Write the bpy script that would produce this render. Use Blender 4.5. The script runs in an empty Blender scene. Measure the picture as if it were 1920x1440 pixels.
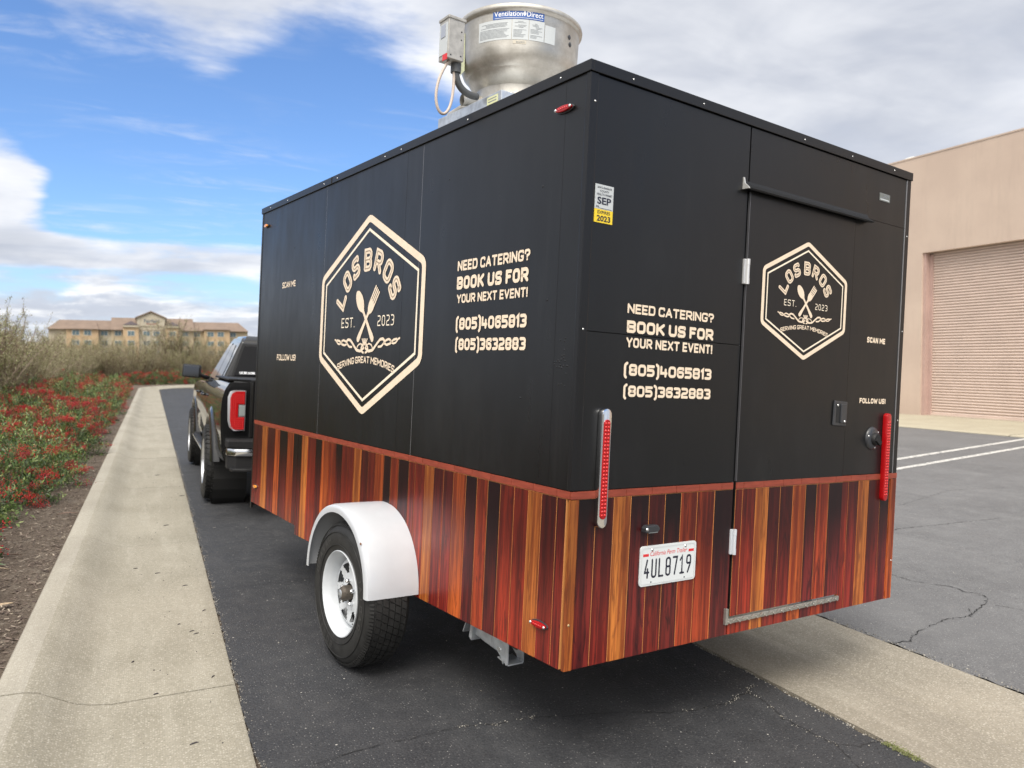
import bpy, bmesh, math, random
from mathutils import Vector, Matrix
random.seed(7)
R = math.radians
scene = bpy.context.scene
col = scene.collection

# ------------------------------------------------------------------ camera
F = 1483.13
yaw = math.atan2(680, 1493); pit = math.atan2(44, 1493)
fw = Vector((math.sin(yaw)*math.cos(pit), math.cos(yaw)*math.cos(pit), -math.sin(pit)))
rt = Vector((math.cos(yaw), -math.sin(yaw), 0)); up = rt.cross(fw)
cam = bpy.data.cameras.new('camera'); camo = bpy.data.objects.new('camera', cam); col.objects.link(camo)
cam.sensor_fit = 'HORIZONTAL'; cam.sensor_width = 36; cam.lens = F/1920*36
m = Matrix((rt, up, -fw)).transposed().to_4x4(); m.translation = (0, 0, 1.45); camo.matrix_world = m
cam.clip_start = 0.05; cam.clip_end = 3000
cam.dof.use_dof = True; cam.dof.focus_distance = 3.6; cam.dof.aperture_fstop = 27.8e-3/0.0085
scene.camera = camo

# ------------------------------------------------------------------ world
SUN_EL, SUN_AZ = 54, 214      # azimuth from +Y towards +X, degrees
class NT:
    def __init__(s, tree): s.t = tree; s.n = tree.nodes; s.l = tree.links
    def new(s, typ, **kw):
        n = s.n.new(typ)
        for k, v in kw.items(): setattr(n, k, v)
        return n
    def put(s, sock, v):
        if isinstance(v, bpy.types.NodeSocket): s.l.new(v, sock)
        elif v is not None:
            try: sock.default_value = v
            except Exception: sock.default_value = (*v, 1)
    def math(s, op, a, b=None, c=None, clamp=False):
        n = s.new('ShaderNodeMath', operation=op); n.use_clamp = clamp
        s.put(n.inputs[0], a)
        if b is not None: s.put(n.inputs[1], b)
        if c is not None: s.put(n.inputs[2], c)
        return n.outputs[0]
    def vmath(s, op, a, b=None, out=0):
        n = s.new('ShaderNodeVectorMath', operation=op); s.put(n.inputs[0], a)
        if b is not None: s.put(n.inputs[1], b)
        return n.outputs[out]
    def dot(s, a, b): return s.vmath('DOT_PRODUCT', a, b, 'Value')
    def smooth(s, v, a, b, c=0, d=1):
        n = s.new('ShaderNodeMapRange', interpolation_type='SMOOTHSTEP'); s.put(n.inputs[0], v)
        for i, x in enumerate((a, b, c, d)): s.put(n.inputs[i+1], x)
        return n.outputs[0]
    def lin(s, v, a, b, c=0, d=1):
        n = s.new('ShaderNodeMapRange'); s.put(n.inputs[0], v)
        for i, x in enumerate((a, b, c, d)): s.put(n.inputs[i+1], x)
        return n.outputs[0]
    def noise(s, vec, scale, detail=3, rough=.5, dist=0, out=0):
        n = s.new('ShaderNodeTexNoise'); s.put(n.inputs['Vector'], vec); s.put(n.inputs['Scale'], scale)
        s.put(n.inputs['Detail'], detail); s.put(n.inputs['Roughness'], rough); s.put(n.inputs['Distortion'], dist)
        return n.outputs[out]
    def voro(s, vec, scale, feature='F1', out='Distance', rnd=1):
        n = s.new('ShaderNodeTexVoronoi', feature=feature); s.put(n.inputs['Vector'], vec); s.put(n.inputs['Scale'], scale)
        s.put(n.inputs['Randomness'], rnd)
        return n.outputs[out]
    def mix(s, f, a, b, blend='MIX'):
        n = s.new('ShaderNodeMix', data_type='RGBA', blend_type=blend); s.put(n.inputs[0], f)
        s.put(n.inputs[6], a if isinstance(a, bpy.types.NodeSocket) else (*a[:3], 1)); s.put(n.inputs[7], b if isinstance(b, bpy.types.NodeSocket) else (*b[:3], 1))
        return n.outputs[2]
    def scalev(s, v, k):
        n = s.new('ShaderNodeVectorMath', operation='MULTIPLY'); s.put(n.inputs[0], v); n.inputs[1].default_value = k
        return n.outputs[0]
    def comb(s, x, y, z):
        n = s.new('ShaderNodeCombineXYZ'); s.put(n.inputs[0], x); s.put(n.inputs[1], y); s.put(n.inputs[2], z); return n.outputs[0]
    def sep(s, v):
        n = s.new('ShaderNodeSeparateXYZ'); s.put(n.inputs[0], v); return n.outputs

world = bpy.data.worlds.new('World'); scene.world = world; world.use_nodes = True
W = NT(world.node_tree); world.node_tree.nodes.clear()
out = W.new('ShaderNodeOutputWorld'); bg = W.new('ShaderNodeBackground'); W.l.new(bg.outputs[0], out.inputs[0])
sky = W.new('ShaderNodeTexSky', sky_type='NISHITA'); sky.sun_disc = False
sky.sun_elevation = R(SUN_EL); sky.sun_rotation = R(SUN_AZ); sky.air_density = 1.0; sky.dust_density = .6; sky.ozone_density = 2.0
bg.inputs['Strength'].default_value = 0.12
D = W.new('ShaderNodeTexCoord').outputs['Generated']
dx, dy, dz = W.sep(D)
def dvec(az, el):
    a, e = R(az), R(el); return (math.sin(a)*math.cos(e), math.cos(a)*math.cos(e), math.sin(e))
zc = W.math('ADD', W.math('MAXIMUM', dz, 0.0), 0.10)
P = W.comb(W.math('DIVIDE', dx, zc), W.math('DIVIDE', dy, zc), 0)
n1 = W.noise(P, .62, 7, .56, .35)
n2 = W.noise(W.scalev(P, (1.0, 1.9, 1)), 1.5, 6, .62, .3)
nd = W.noise(W.scalev(D, (1, 1, 2.4)), 6.0, 4, .50, .3)
dens = W.math('ADD', W.math('MULTIPLY', n1, .55), W.math('MULTIPLY', n2, .45))
def blob(az, el, c0, c1, w):   # a soft region of the sky round a direction, c0/c1 in degrees
    global dens
    d = W.dot(D, dvec(az, el))
    dens = W.math('ADD', dens, W.math('MULTIPLY', W.smooth(d, math.cos(R(c0)), math.cos(R(c1))), w))
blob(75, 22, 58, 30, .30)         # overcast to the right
blob(38, 24, 22, 8, .12)
blob(-6, 31, 19, 6, .24)          # cloud bank high on the left
blob(14, 31, 22, 7, .20)
blob(5, 15, 13, 4, -.22)          # clear blue gap
blob(15, 14, 12, 4, -.20)
blob(-4, 15.5, 9, 2, -.10)
blob(-11, 16.5, 8, 2, -.20)
blob(-2, 9.6, 4.5, 1.5, -.12)
blob(-10, 10.8, 5.6, 2.2, .30)     # white cloud at far left
blob(-60, 75, 52, 25, .25)        # unseen cloud overhead, added to make the skylight less blue
blob(-78, 24, 52, 22, .28)        # unseen cloud bank, added to brighten reflections in the trailer's left side
lowf = W.smooth(dz, .17, .10)
ndl = W.noise(W.scalev(D, (1, 1, 3.6)), 7.5, 7, .6, .5)
dens = W.math('ADD', W.math('MULTIPLY', dens, W.math('SUBTRACT', 1.0, W.math('MULTIPLY', lowf, .55))), W.math('MULTIPLY', W.math('MULTIPLY', ndl, lowf), .55))
el_band = W.math('MULTIPLY', W.smooth(dz, .095, .112), W.smooth(dz, .150, .128))
dens = W.math('ADD', dens, W.math('MULTIPLY', el_band, .27))
el_low = W.smooth(dz, .125, .03)
dens = W.math('ADD', dens, W.math('MULTIPLY', el_low, .21))
mask = W.smooth(dens, .47, .68)
ndl_ = W.noise(W.scalev(D, (1, 1, 3.6)), 13, 6, .6, .4)
shade = W.smooth(W.math('ADD', W.math('ADD', W.math('MULTIPLY', nd, .6), W.math('MULTIPLY', n2, .4)), W.math('MULTIPLY', W.math('MULTIPLY', W.smooth(dz, .13, .06), W.math('SUBTRACT', ndl_, .55)), 1.3)), .33, .67)
thick = W.smooth(dens, .60, .92)
ccol = W.mix(shade, (4.4, 4.7, 5.4), (7.7, 7.7, 7.8))
ccol = W.mix(W.math('MULTIPLY', thick, .75), ccol, W.mix(shade, (3.6, 3.8, 4.3), (5.3, 5.45, 5.8)))
skyc = W.mix(1.0, sky.outputs[0], (.80, 1.0, 1.28), 'MULTIPLY')
haze = W.smooth(dz, .12, .0)
skyc = W.mix(W.math('MULTIPLY', haze, .8), skyc, (4.6, 5.4, 6.4))
glow = W.smooth(W.dot(D, dvec(SUN_AZ, SUN_EL)), math.cos(R(66)), math.cos(R(12)))     # unseen bright cloud round the sun, added to light the trailer's rear
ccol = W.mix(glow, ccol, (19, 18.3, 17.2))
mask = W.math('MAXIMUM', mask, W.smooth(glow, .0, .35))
wisp = W.noise(W.scalev(P, (1.0, 2.6, 1)), 2.2, 8, .66, .9)
wisp = W.math('MULTIPLY', W.smooth(wisp, .46, .76), W.smooth(W.noise(P, .9, 3, .5), .40, .62))
mask = W.math('MAXIMUM', mask, W.math('MULTIPLY', wisp, .55))
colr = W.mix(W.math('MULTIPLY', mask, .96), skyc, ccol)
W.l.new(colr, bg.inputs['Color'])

# ------------------------------------------------------------------ sun
sl = bpy.data.lights.new('sun', 'SUN'); so = bpy.data.objects.new('sun', sl); col.objects.link(so)
sl.energy = 2.2; sl.angle = R(26); sl.color = (1, .94, .86)
sd = Vector(dvec(SUN_AZ, SUN_EL)); so.rotation_euler = sd.to_track_quat('Z', 'Y').to_euler()
scene.view_settings.view_transform = 'Standard'; scene.view_settings.look = 'None'
scene.view_settings.gamma = 1; scene.view_settings.exposure = 0.30; scene.view_settings.use_curve_mapping = False
scene.render.engine = 'CYCLES'
scene.cycles.max_bounces = 6; scene.cycles.diffuse_bounces = 3; scene.cycles.glossy_bounces = 3; scene.cycles.use_denoising = True

# ------------------------------------------------------------------ helpers
def tag(o, label=None, cat=None, group=None, kind=None):
    if label: o['label'] = label
    if cat: o['category'] = cat
    if group: o['group'] = group
    if kind: o['kind'] = kind
    return o
def thing(name, label, cat, loc=(0,0,0), rz=0, group=None, matrix=None):
    o = bpy.data.objects.new(name, None); col.objects.link(o); o.empty_display_size = .1
    if matrix is not None: o.matrix_world = matrix
    else: o.location = loc; o.rotation_euler = (0, 0, rz)
    return tag(o, label, cat, group)
def link(name, me, parent=None, label=None):
    o = bpy.data.objects.new(name, me); col.objects.link(o)
    if parent is not None: o.parent = parent
    if label: o['label'] = label
    return o
def copy_tree(o, parent=None):
    c = o.copy(); col.objects.link(c); c.parent = parent
    for ch in list(o.children): copy_tree(ch, c)
    return c
class MB:
    def __init__(s): s.v = []; s.f = []; s.mi = []; s.cur = 0
    def add(s, vs, fs):
        b = len(s.v); s.v += [tuple(p) for p in vs]
        for f in fs: s.f.append([b+i for i in f]); s.mi.append(s.cur)
        return s
    def box(s, x0, x1, y0, y1, z0, z1):
        vs = [(x, y, z) for z in (z0, z1) for y in (y0, y1) for x in (x0, x1)]
        return s.add(vs, [(0,2,3,1),(4,5,7,6),(0,1,5,4),(2,6,7,3),(0,4,6,2),(1,3,7,5)])
    def obox(s, c, ax, ay, az):   # oriented box: centre and three half vectors
        c, ax, ay, az = map(Vector, (c, ax, ay, az))
        vs = [c+ax*i+ay*j+az*k for k in (-1,1) for j in (-1,1) for i in (-1,1)]
        return s.add(vs, [(0,2,3,1),(4,5,7,6),(0,1,5,4),(2,6,7,3),(0,4,6,2),(1,3,7,5)])
    def prism(s, poly, fn, a, b):  # fn(u,v,w)->xyz
        n = len(poly)
        vs = [fn(u, v, a) for u, v in poly]+[fn(u, v, b) for u, v in poly]
        fs = [tuple(range(n))[::-1], tuple(range(n, 2*n))]+[(i, (i+1) % n, n+(i+1) % n, n+i) for i in range(n)]
        return s.add(vs, fs)
    def tube(s, pts, r, n=8, caps=True):
        pts = [Vector(p) for p in pts]; rr = r if isinstance(r, (list, tuple)) else [r]*len(pts)
        vs = []; prev = None
        for i, p in enumerate(pts):
            t = (pts[min(i+1, len(pts)-1)]-pts[max(i-1, 0)]).normalized()
            if prev is None: a = t.orthogonal().normalized()
            else: a = (prev-t*prev.dot(t)).normalized()
            prev = a; b = t.cross(a)
            for k in range(n):
                an = 2*math.pi*k/n; vs.append(p+(a*math.cos(an)+b*math.sin(an))*rr[i])
        fs = [(i*n+k, i*n+(k+1) % n, (i+1)*n+(k+1) % n, (i+1)*n+k) for i in range(len(pts)-1) for k in range(n)]
        if caps: fs += [tuple(range(n))[::-1], tuple((len(pts)-1)*n+k for k in range(n))]
        return s.add(vs, fs)
    def lathe(s, prof, fn, n=48, a0=0, a1=2*math.pi, skip=None):   # prof (r,h); fn(c,s,h,r)->xyz
        full = abs(a1-a0-2*math.pi) < 1e-6; m_ = n if full else n+1
        vs = []
        for i in range(m_):
            a = a0+(a1-a0)*i/n
            for r, h in prof: vs.append(fn(r*math.cos(a), r*math.sin(a), h))
        k = len(prof); fs = []
        for i in range(n):
            j = (i+1) % m_
            for q in range(k-1):
                if skip and skip(i, q): continue
                fs.append((i*k+q, j*k+q, j*k+q+1, i*k+q+1))
        return s.add(vs, fs)
    def dome(s, c, nrm, r, h, n=10):
        c, nrm = Vector(c), Vector(nrm).normalized(); a = nrm.orthogonal().normalized(); b = nrm.cross(a)
        vs = []; 
        for q, (rr, hh) in enumerate(((1, 0), (.85, .6), (.45, .95))):
            for k in range(n):
                an = 2*math.pi*k/n; vs.append(c+(a*math.cos(an)+b*math.sin(an))*r*rr+nrm*h*hh)
        vs.append(c+nrm*h)
        fs = [(q*n+k, q*n+(k+1) % n, (q+1)*n+(k+1) % n, (q+1)*n+k) for q in range(2) for k in range(n)]
        fs += [(2*n+k, 2*n+(k+1) % n, 3*n) for k in range(n)]
        return s.add(vs, fs)
    def mesh(s, name, mats, smooth=False, bevel=0, fixn=True):
        me = bpy.data.meshes.new(name); me.from_pydata(s.v, [], s.f)
        for m_ in (mats if isinstance(mats, (list, tuple)) else [mats]): me.materials.append(m_)
        me.polygons.foreach_set('material_index', s.mi)
        if fixn or bevel:
            bm = bmesh.new(); bm.from_mesh(me)
            if bevel:
                bmesh.ops.bevel(bm, geom=[e for e in bm.edges if len(e.link_faces) == 2 and e.calc_face_angle(0) > .6], offset=bevel, segments=2, affect='EDGES', profile=.6)
            if fixn: bmesh.ops.recalc_face_normals(bm, faces=bm.faces)
            bm.to_mesh(me); bm.free()
        if smooth:
            me.polygons.foreach_set('use_smooth', [True]*len(me.polygons))
            if smooth != 'all': me.set_sharp_from_angle(angle=R(38))
        me.update(); return me
    def build(s, name, mats, parent=None, label=None, **kw):
        return link(name, s.mesh(name, mats, **kw), parent, label)

# ------------------------------------------------------------------ materials
MATS = {}
def pmat(name, color=(.5,.5,.5), rough=.5, metal=0, spec=.5, coat=0, coat_rough=.05, fn=None, emit=None, transmission=0):
    m_ = bpy.data.materials.new(name); m_.use_nodes = True; t = NT(m_.node_tree)
    p = m_.node_tree.nodes['Principled BSDF']
    p.inputs['Base Color'].default_value = (*color, 1); p.inputs['Roughness'].default_value = rough
    p.inputs['Metallic'].default_value = metal; p.inputs['Specular IOR Level'].default_value = spec
    p.inputs['Coat Weight'].default_value = coat; p.inputs['Coat Roughness'].default_value = coat_rough
    if fn: fn(t, p)
    MATS[name] = m_; return m_
def obj_co(t): return t.new('ShaderNodeTexCoord').outputs['Object']
def world_co(t): return t.new('ShaderNodeNewGeometry').outputs['Position']
def bump(t, p, h, strength=.3, dist=.01):
    b = t.new('ShaderNodeBump'); b.inputs['Strength'].default_value = strength; b.inputs['Distance'].default_value = dist
    t.put(b.inputs['Height'], h); t.l.new(b.outputs[0], p.inputs['Normal'])
def vary(amount=.15, scale=8, bumpk=0, bscale=60, rvar=0, rough=.5, stretch=(1,1,1)):
    def fn(t, p):
        co = t.scalev(obj_co(t), stretch); c = p.inputs['Base Color'].default_value[:3]
        n = t.noise(co, scale, 5, .6)
        t.put(p.inputs['Base Color'], t.mix(t.smooth(n, .3, .7), tuple(x*(1-amount) for x in c), tuple(min(1, x*(1+amount)) for x in c)))
        if bumpk: bump(t, p, t.noise(co, bscale, 3), bumpk, .004)
        if rvar: t.put(p.inputs['Roughness'], t.lin(t.noise(co, scale*2.3, 4), .3, .7, rough-rvar, rough+rvar))
    return fn

def asphalt_fn(base, light, speck, patch):
    def fn(t, p):
        co = world_co(t)
        big = t.noise(co, .7, 4, .6); mid = t.noise(co, 7, 5, .65); fine = t.noise(co, 130, 2, .6)
        c = t.mix(t.smooth(big, .3, .7), base, patch)
        blot = t.noise(t.scalev(co, (1, .35, 1)), 2.6, 5, .65); c = t.mix(t.math('MULTIPLY', t.smooth(blot, .48, .72), .5), c, light)
        c = t.mix(t.math('MULTIPLY', t.smooth(mid, .42, .75), .5), c, light)
        c = t.mix(t.math('MULTIPLY', t.smooth(fine, .42, .70), .65), c, light)
        v = t.voro(co, 95); rnd = t.voro(co, 95, out='Color')
        rs = t.sep(rnd)
        sp = t.math('MULTIPLY', t.math('LESS_THAN', v, .26), t.math('GREATER_THAN', rs[0], speck))
        c = t.mix(t.math('MULTIPLY', sp, .50), c, t.mix(t.math('POWER', rs[1], 2.5), tuple(x*2.1 for x in light), (.46, .44, .41)))
        dk = t.math('MULTIPLY', t.math('LESS_THAN', v, .33), t.math('LESS_THAN', rs[2], .25)); c = t.mix(t.math('MULTIPLY', dk, .6), c, tuple(x*.35 for x in base))
        v2 = t.voro(co, 24); r2 = t.sep(t.voro(co, 24, out='Color'))
        sp2 = t.math('MULTIPLY', t.math('LESS_THAN', v2, .10), t.math('GREATER_THAN', r2[0], .93))
        c = t.mix(t.math('MULTIPLY', sp2, .8), c, (.5, .48, .44))
        t.put(p.inputs['Base Color'], c)
        h = t.math('ADD', t.math('MULTIPLY', fine, .6), t.math('MULTIPLY', v, .8))
        bump(t, p, h, .55, .006)
        t.put(p.inputs['Roughness'], t.lin(mid, .3, .7, .62, .85))
    return fn
asphalt = pmat('asphalt', rough=.8, spec=.35, fn=asphalt_fn((.024,.025,.028), (.060,.060,.062), .66, (.036,.038,.042)))
asphalt_lot = pmat('asphalt_weathered', rough=.85, spec=.35, fn=asphalt_fn((.105,.105,.108), (.185,.185,.185), .60, (.135,.135,.138)))
def conc_fn(base, dark, light, agg, stain=.5):
    def fn(t, p):
        co = world_co(t)
        big = t.noise(co, 1.1, 5, .6); mid = t.noise(co, 9, 5, .7); fine = t.noise(co, 170, 2, .6)
        streak = t.noise(t.scalev(co, (6, .7, 4)), 1.2, 4, .6)
        c = t.mix(t.smooth(big, .3, .7), base, dark)
        c = t.mix(t.math('MULTIPLY', t.smooth(streak, .45, .7), .45), c, light)
        c = t.mix(t.math('MULTIPLY', t.smooth(mid, .5, .8), stain), c, dark)
        v = t.voro(co, 110); rs = t.sep(t.voro(co, 110, out='Color'))
        c = t.mix(t.math('MULTIPLY', t.math('LESS_THAN', v, .45), agg), c, t.mix(rs[0], tuple(x*.35 for x in dark), (.66,.62,.54)))
        c = t.mix(t.math('MULTIPLY', t.smooth(fine, .4, .75), .3), c, tuple(x*.6 for x in dark))
        t.put(p.inputs['Base Color'], c)
        bump(t, p, t.math('ADD', fine, t.math('MULTIPLY', v, .5)), .35, .003)
    return fn
concrete = pmat('curb_concrete', rough=.85, spec=.3, fn=conc_fn((.315,.290,.232), (.245,.225,.175), (.37,.345,.285), .36))
concrete_top = pmat('curb_concrete_top', rough=.85, spec=.3, fn=conc_fn((.355,.33,.272), (.285,.262,.215), (.395,.37,.315), .30))
gutter_c = pmat('gutter_concrete', rough=.85, spec=.3, fn=conc_fn((.34,.305,.245), (.24,.215,.17), (.40,.365,.30), .38))
apron_c = pmat('apron_concrete', rough=.85, fn=conc_fn((.42,.385,.285), (.36,.32,.235), (.47,.43,.33), .1))
def soil_fn(t, p):
    co = world_co(t); n = t.noise(co, 3, 6, .7); f = t.noise(co, 60, 4, .7); g = t.noise(co, 14, 5, .7)
    c = t.mix(t.smooth(n, .35, .7), (.12,.092,.070), (.20,.165,.130))
    c = t.mix(t.smooth(f, .4, .7), c, (.075,.056,.044)); c = t.mix(t.math('MULTIPLY', t.smooth(g, .5, .75), .6), c, (.27,.235,.19))
    t.put(p.inputs['Base Color'], c); bump(t, p, t.math('ADD', f, g), .9, .03)
soil = pmat('mulch_soil', rough=.95, spec=.2, fn=soil_fn)
def drygrass_fn(t, p):
    co = world_co(t); n = t.noise(co, .5, 6, .7); f = t.noise(co, 20, 5, .7)
    c = t.mix(t.smooth(n, .35, .65), (.17,.14,.085), (.12,.115,.06)); c = t.mix(t.math('MULTIPLY', f, .6), c, (.10,.075,.05))
    t.put(p.inputs['Base Color'], c); bump(t, p, f, .8, .05)
fieldm = pmat('dry_field', rough=.95, spec=.2, fn=drygrass_fn)

def vinyl_fn(t, p):
    co = obj_co(t)
    n = t.noise(co, 2.2, 3, .5); f = t.noise(t.scalev(co, (1, 1, .25)), 14, 4, .6)
    t.put(p.inputs['Roughness'], t.lin(t.math('ADD', t.math('MULTIPLY', n, .5), t.math('MULTIPLY', f, .5)), .35, .65, .27, .40))
    fine = t.noise(co, 400, 2)
    dust = t.math('MULTIPLY', t.smooth(t.noise(t.scalev(co, (1, 1, .5)), 1.7, 6, .7), .5, .75), .006); streak = t.math('MULTIPLY', t.smooth(t.noise(t.scalev(co, (1, 1, .06)), 16, 4, .6), .58, .72), .003)
    dd = t.math('ADD', dust, streak); t.put(p.inputs['Base Color'], t.comb(t.math('ADD', dd, .0042), t.math('ADD', dd, .0044), t.math('ADD', dd, .0047)))
    d = t.voro(co, 3.1); 
    bump(t, p, t.math('ADD', t.math('MULTIPLY', t.noise(co, 1.1, 2), 1.0), t.math('MULTIPLY', fine, .012)), .09, .05)
vinyl = pmat('black_vinyl', (.0055,.0057,.006),   .30, spec=.46, fn=vinyl_fn)
trimb = pmat('black_trim', (.005,.005,.0055), .34, spec=.42)
under = pmat('underbody_black', (.012,.012,.012), .7)
alu_gap = pmat('seam_aluminium', (.30,.30,.31), .4, .6)
cream = pmat('cream_print', (.80,.66,.50), .42, fn=vary(.05, 30))
cream_dk = pmat('cream_inline', (.33,.25,.17), .45)
cream_lt = pmat('cream_lightprint', (.86,.76,.60), .42)
amber_tile = pmat('brick_red_print', (.24,.045,.024), .38, fn=vary(.18, 14, stretch=(1,1,6)))
joint_print = pmat('joint_print', (.62,.27,.09), .4, spec=.3)
def wood(name, a, b, top, grain):
    def fn(t, p):
        co = obj_co(t)
        rnd = t.new('ShaderNodeObjectInfo').outputs['Random']
        off = t.comb(t.math('MULTIPLY', rnd, 17), t.math('MULTIPLY', rnd, 31), t.math('MULTIPLY', rnd, 13))
        c2 = t.vmath('ADD', t.scalev(co, (1, 1, .045)), off)
        n = t.noise(c2, 42, 5, .6, .3); w = t.noise(c2, 140, 3, .6); k = t.noise(t.vmath('ADD', t.scalev(co, (1, 1, .16)), off), 26, 4, .6, 1.2)
        c = t.mix(t.smooth(n, .42, .58), a, b)
        band = t.noise(t.vmath('ADD', t.scalev(co, (1, 1, .006)), off), 34, 2, .5); c = t.mix(t.math('MULTIPLY', t.smooth(band, .52, .58), .45), c, tuple(min(1, x*1.7) for x in a)); c = t.mix(t.math('MULTIPLY', t.smooth(band, .46, .41), .5), c, b)
        c = t.mix(t.math('MULTIPLY', t.smooth(w, .50, .64), .62), c, grain)
        c = t.mix(t.math('MULTIPLY', t.smooth(k, .56, .66), .65), c, grain)
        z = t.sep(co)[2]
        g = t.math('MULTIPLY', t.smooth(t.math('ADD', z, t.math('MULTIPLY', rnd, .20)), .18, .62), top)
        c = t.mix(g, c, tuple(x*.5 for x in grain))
        t.put(p.inputs['Base Color'], c)
    return pmat('wood_print_'+name, a, .32, spec=.38, fn=fn)
WOOD = {
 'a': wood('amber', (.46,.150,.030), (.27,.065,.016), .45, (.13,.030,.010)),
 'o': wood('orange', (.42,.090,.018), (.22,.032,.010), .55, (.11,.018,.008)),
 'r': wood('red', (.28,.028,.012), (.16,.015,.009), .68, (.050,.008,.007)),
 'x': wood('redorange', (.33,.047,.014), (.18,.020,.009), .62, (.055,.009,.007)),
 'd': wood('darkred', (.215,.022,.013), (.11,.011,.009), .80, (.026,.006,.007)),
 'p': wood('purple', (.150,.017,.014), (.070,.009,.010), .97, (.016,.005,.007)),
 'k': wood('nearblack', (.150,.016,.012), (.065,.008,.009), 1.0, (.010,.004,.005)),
}
whitep = pmat('white_fender', (.50,.52,.55), .32, coat=.3, fn=vary(.04, 5))
whitew = pmat('white_wheel', (.52,.545,.57), .35, fn=vary(.06, 9))
rubber = pmat('tyre_rubber', (.015,.015,.0145), .62, fn=vary(.35, 18, .2, 120))
rubber_dk = pmat('tyre_groove', (.008,.008,.008), .8)
grime = pmat('grimy_steel', (.10,.085,.07), .6, .5, fn=vary(.4, 25))
rust = pmat('rusty_steel', (.20,.085,.03), .8, .2, fn=vary(.5, 30))
galv = pmat('galvanised', (.52,.55,.58), .42, .75, fn=vary(.18, 22, rvar=.1, rough=.42))
def spun_fn(t, p):
    co = obj_co(t); n = t.noise(co, 9, 6, .65); r_ = t.noise(t.scalev(co, (.4, .4, 9)), 8, 4, .6); f = t.noise(co, 120, 3, .7)
    c = t.mix(t.smooth(n, .35, .7), (.40,.38,.34), (.55,.53,.485)); c = t.mix(t.math('MULTIPLY', t.smooth(f, .5, .75), .35), c, (.36,.34,.30))
    t.put(p.inputs['Base Color'], c)
    t.put(p.inputs['Roughness'], t.lin(t.math('ADD', t.math('MULTIPLY', n, .5), t.math('MULTIPLY', r_, .5)), .3, .7, .30, .48))
    bump(t, p, r_, .08, .004)
spun = pmat('spun_aluminium', (.55,.54,.51), .38, .65, fn=spun_fn)
boxm = pmat('junction_metal', (.45,.43,.39), .5, .6, fn=vary(.15, 30))
chrome = pmat('chrome', (.75,.76,.78), .12, 1)
screwm = pmat('screw_metal', (.75,.75,.74), .25, .9)
dgrey = pmat('dark_plastic', (.03,.032,.036), .4, coat=.2)
gconduit = pmat('grey_conduit', (.075,.08,.085), .5)
cablem = pmat('beige_cable', (.50,.42,.36), .5)
redlens = pmat('red_lens', (.36,.003,.005), .25, spec=.4, coat=.4, coat_rough=.08)
redlens_hi = pmat('red_lens_bead', (.55,.010,.010), .22, coat=.4)
amberlens = pmat('amber_lens', (.85,.30,.02), .2, coat=1)
paper = pmat('white_label', (.50,.53,.54), .5)
plate_w = pmat('plate_white', (.66,.69,.69), .3, coat=.3)
ink = pmat('dark_ink', (.012,.014,.03), .4)
inkg = pmat('grey_print', (.22,.24,.26), .5)
redink = pmat('red_ink', (.62,.025,.03), .4)
yellowp = pmat('yellow_label', (.80,.58,.03), .45)
paleyel = pmat('pale_yellow_label', (.62,.64,.38), .5)
bluep = pmat('blue_label', (.03,.10,.34), .4)
whiteprint = pmat('white_print', (.85,.86,.88), .45)
paint = pmat('black_car_paint', (.004,.004,.0045), .5, spec=.15, coat=1, coat_rough=.03)
blackplas = pmat('matt_black_plastic', (.011,.011,.012), .55, spec=.35)
glassd = pmat('tinted_glass', (.003,.003,.004), .04, spec=.22)
mirrorg = pmat('mirror_glass', (.085,.09,.10), .05, 1)
silver = pmat('alloy_silver', (.55,.56,.58), .3, .8)
clearlens = pmat('clear_lens', (.30,.33,.33), .15, .2, coat=.6)

# ------------------------------------------------------------------ stroke lettering
def fillet(pts, closed, r0, hw):
    n = len(pts); out_ = []
    P_ = [Vector(p[:2]) for p in pts]; RR = [p[2] if len(p) > 2 else r0 for p in pts]
    for i in range(n):
        if not closed and i in (0, n-1): out_.append(P_[i]); continue
        a, b, c = P_[i-1], P_[i], P_[(i+1) % n]; u, v = (a-b), (c-b); lu, lv = u.length, v.length
        u.normalize(); v.normalize(); ang = u.angle(v)
        r = RR[i]
        if r <= 0 or ang > 3.1: out_.append(b); continue
        d = min(r/math.tan(ang/2), lu*.48, lv*.48); r = d*math.tan(ang/2)
        p1, p2 = b+u*d, b+v*d; cen = b+(u+v).normalized()*(r/math.sin(ang/2))
        a1 = math.atan2(p1.y-cen.y, p1.x-cen.x); a2 = math.atan2(p2.y-cen.y, p2.x-cen.x); da = (a2-a1+math.pi) % (2*math.pi)-math.pi
        k = max(2, int(abs(da)/.3))
        for j in range(k+1): out_.append(cen+Vector((math.cos(a1+da*j/k), math.sin(a1+da*j/k)))*r)
    return out_
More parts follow.
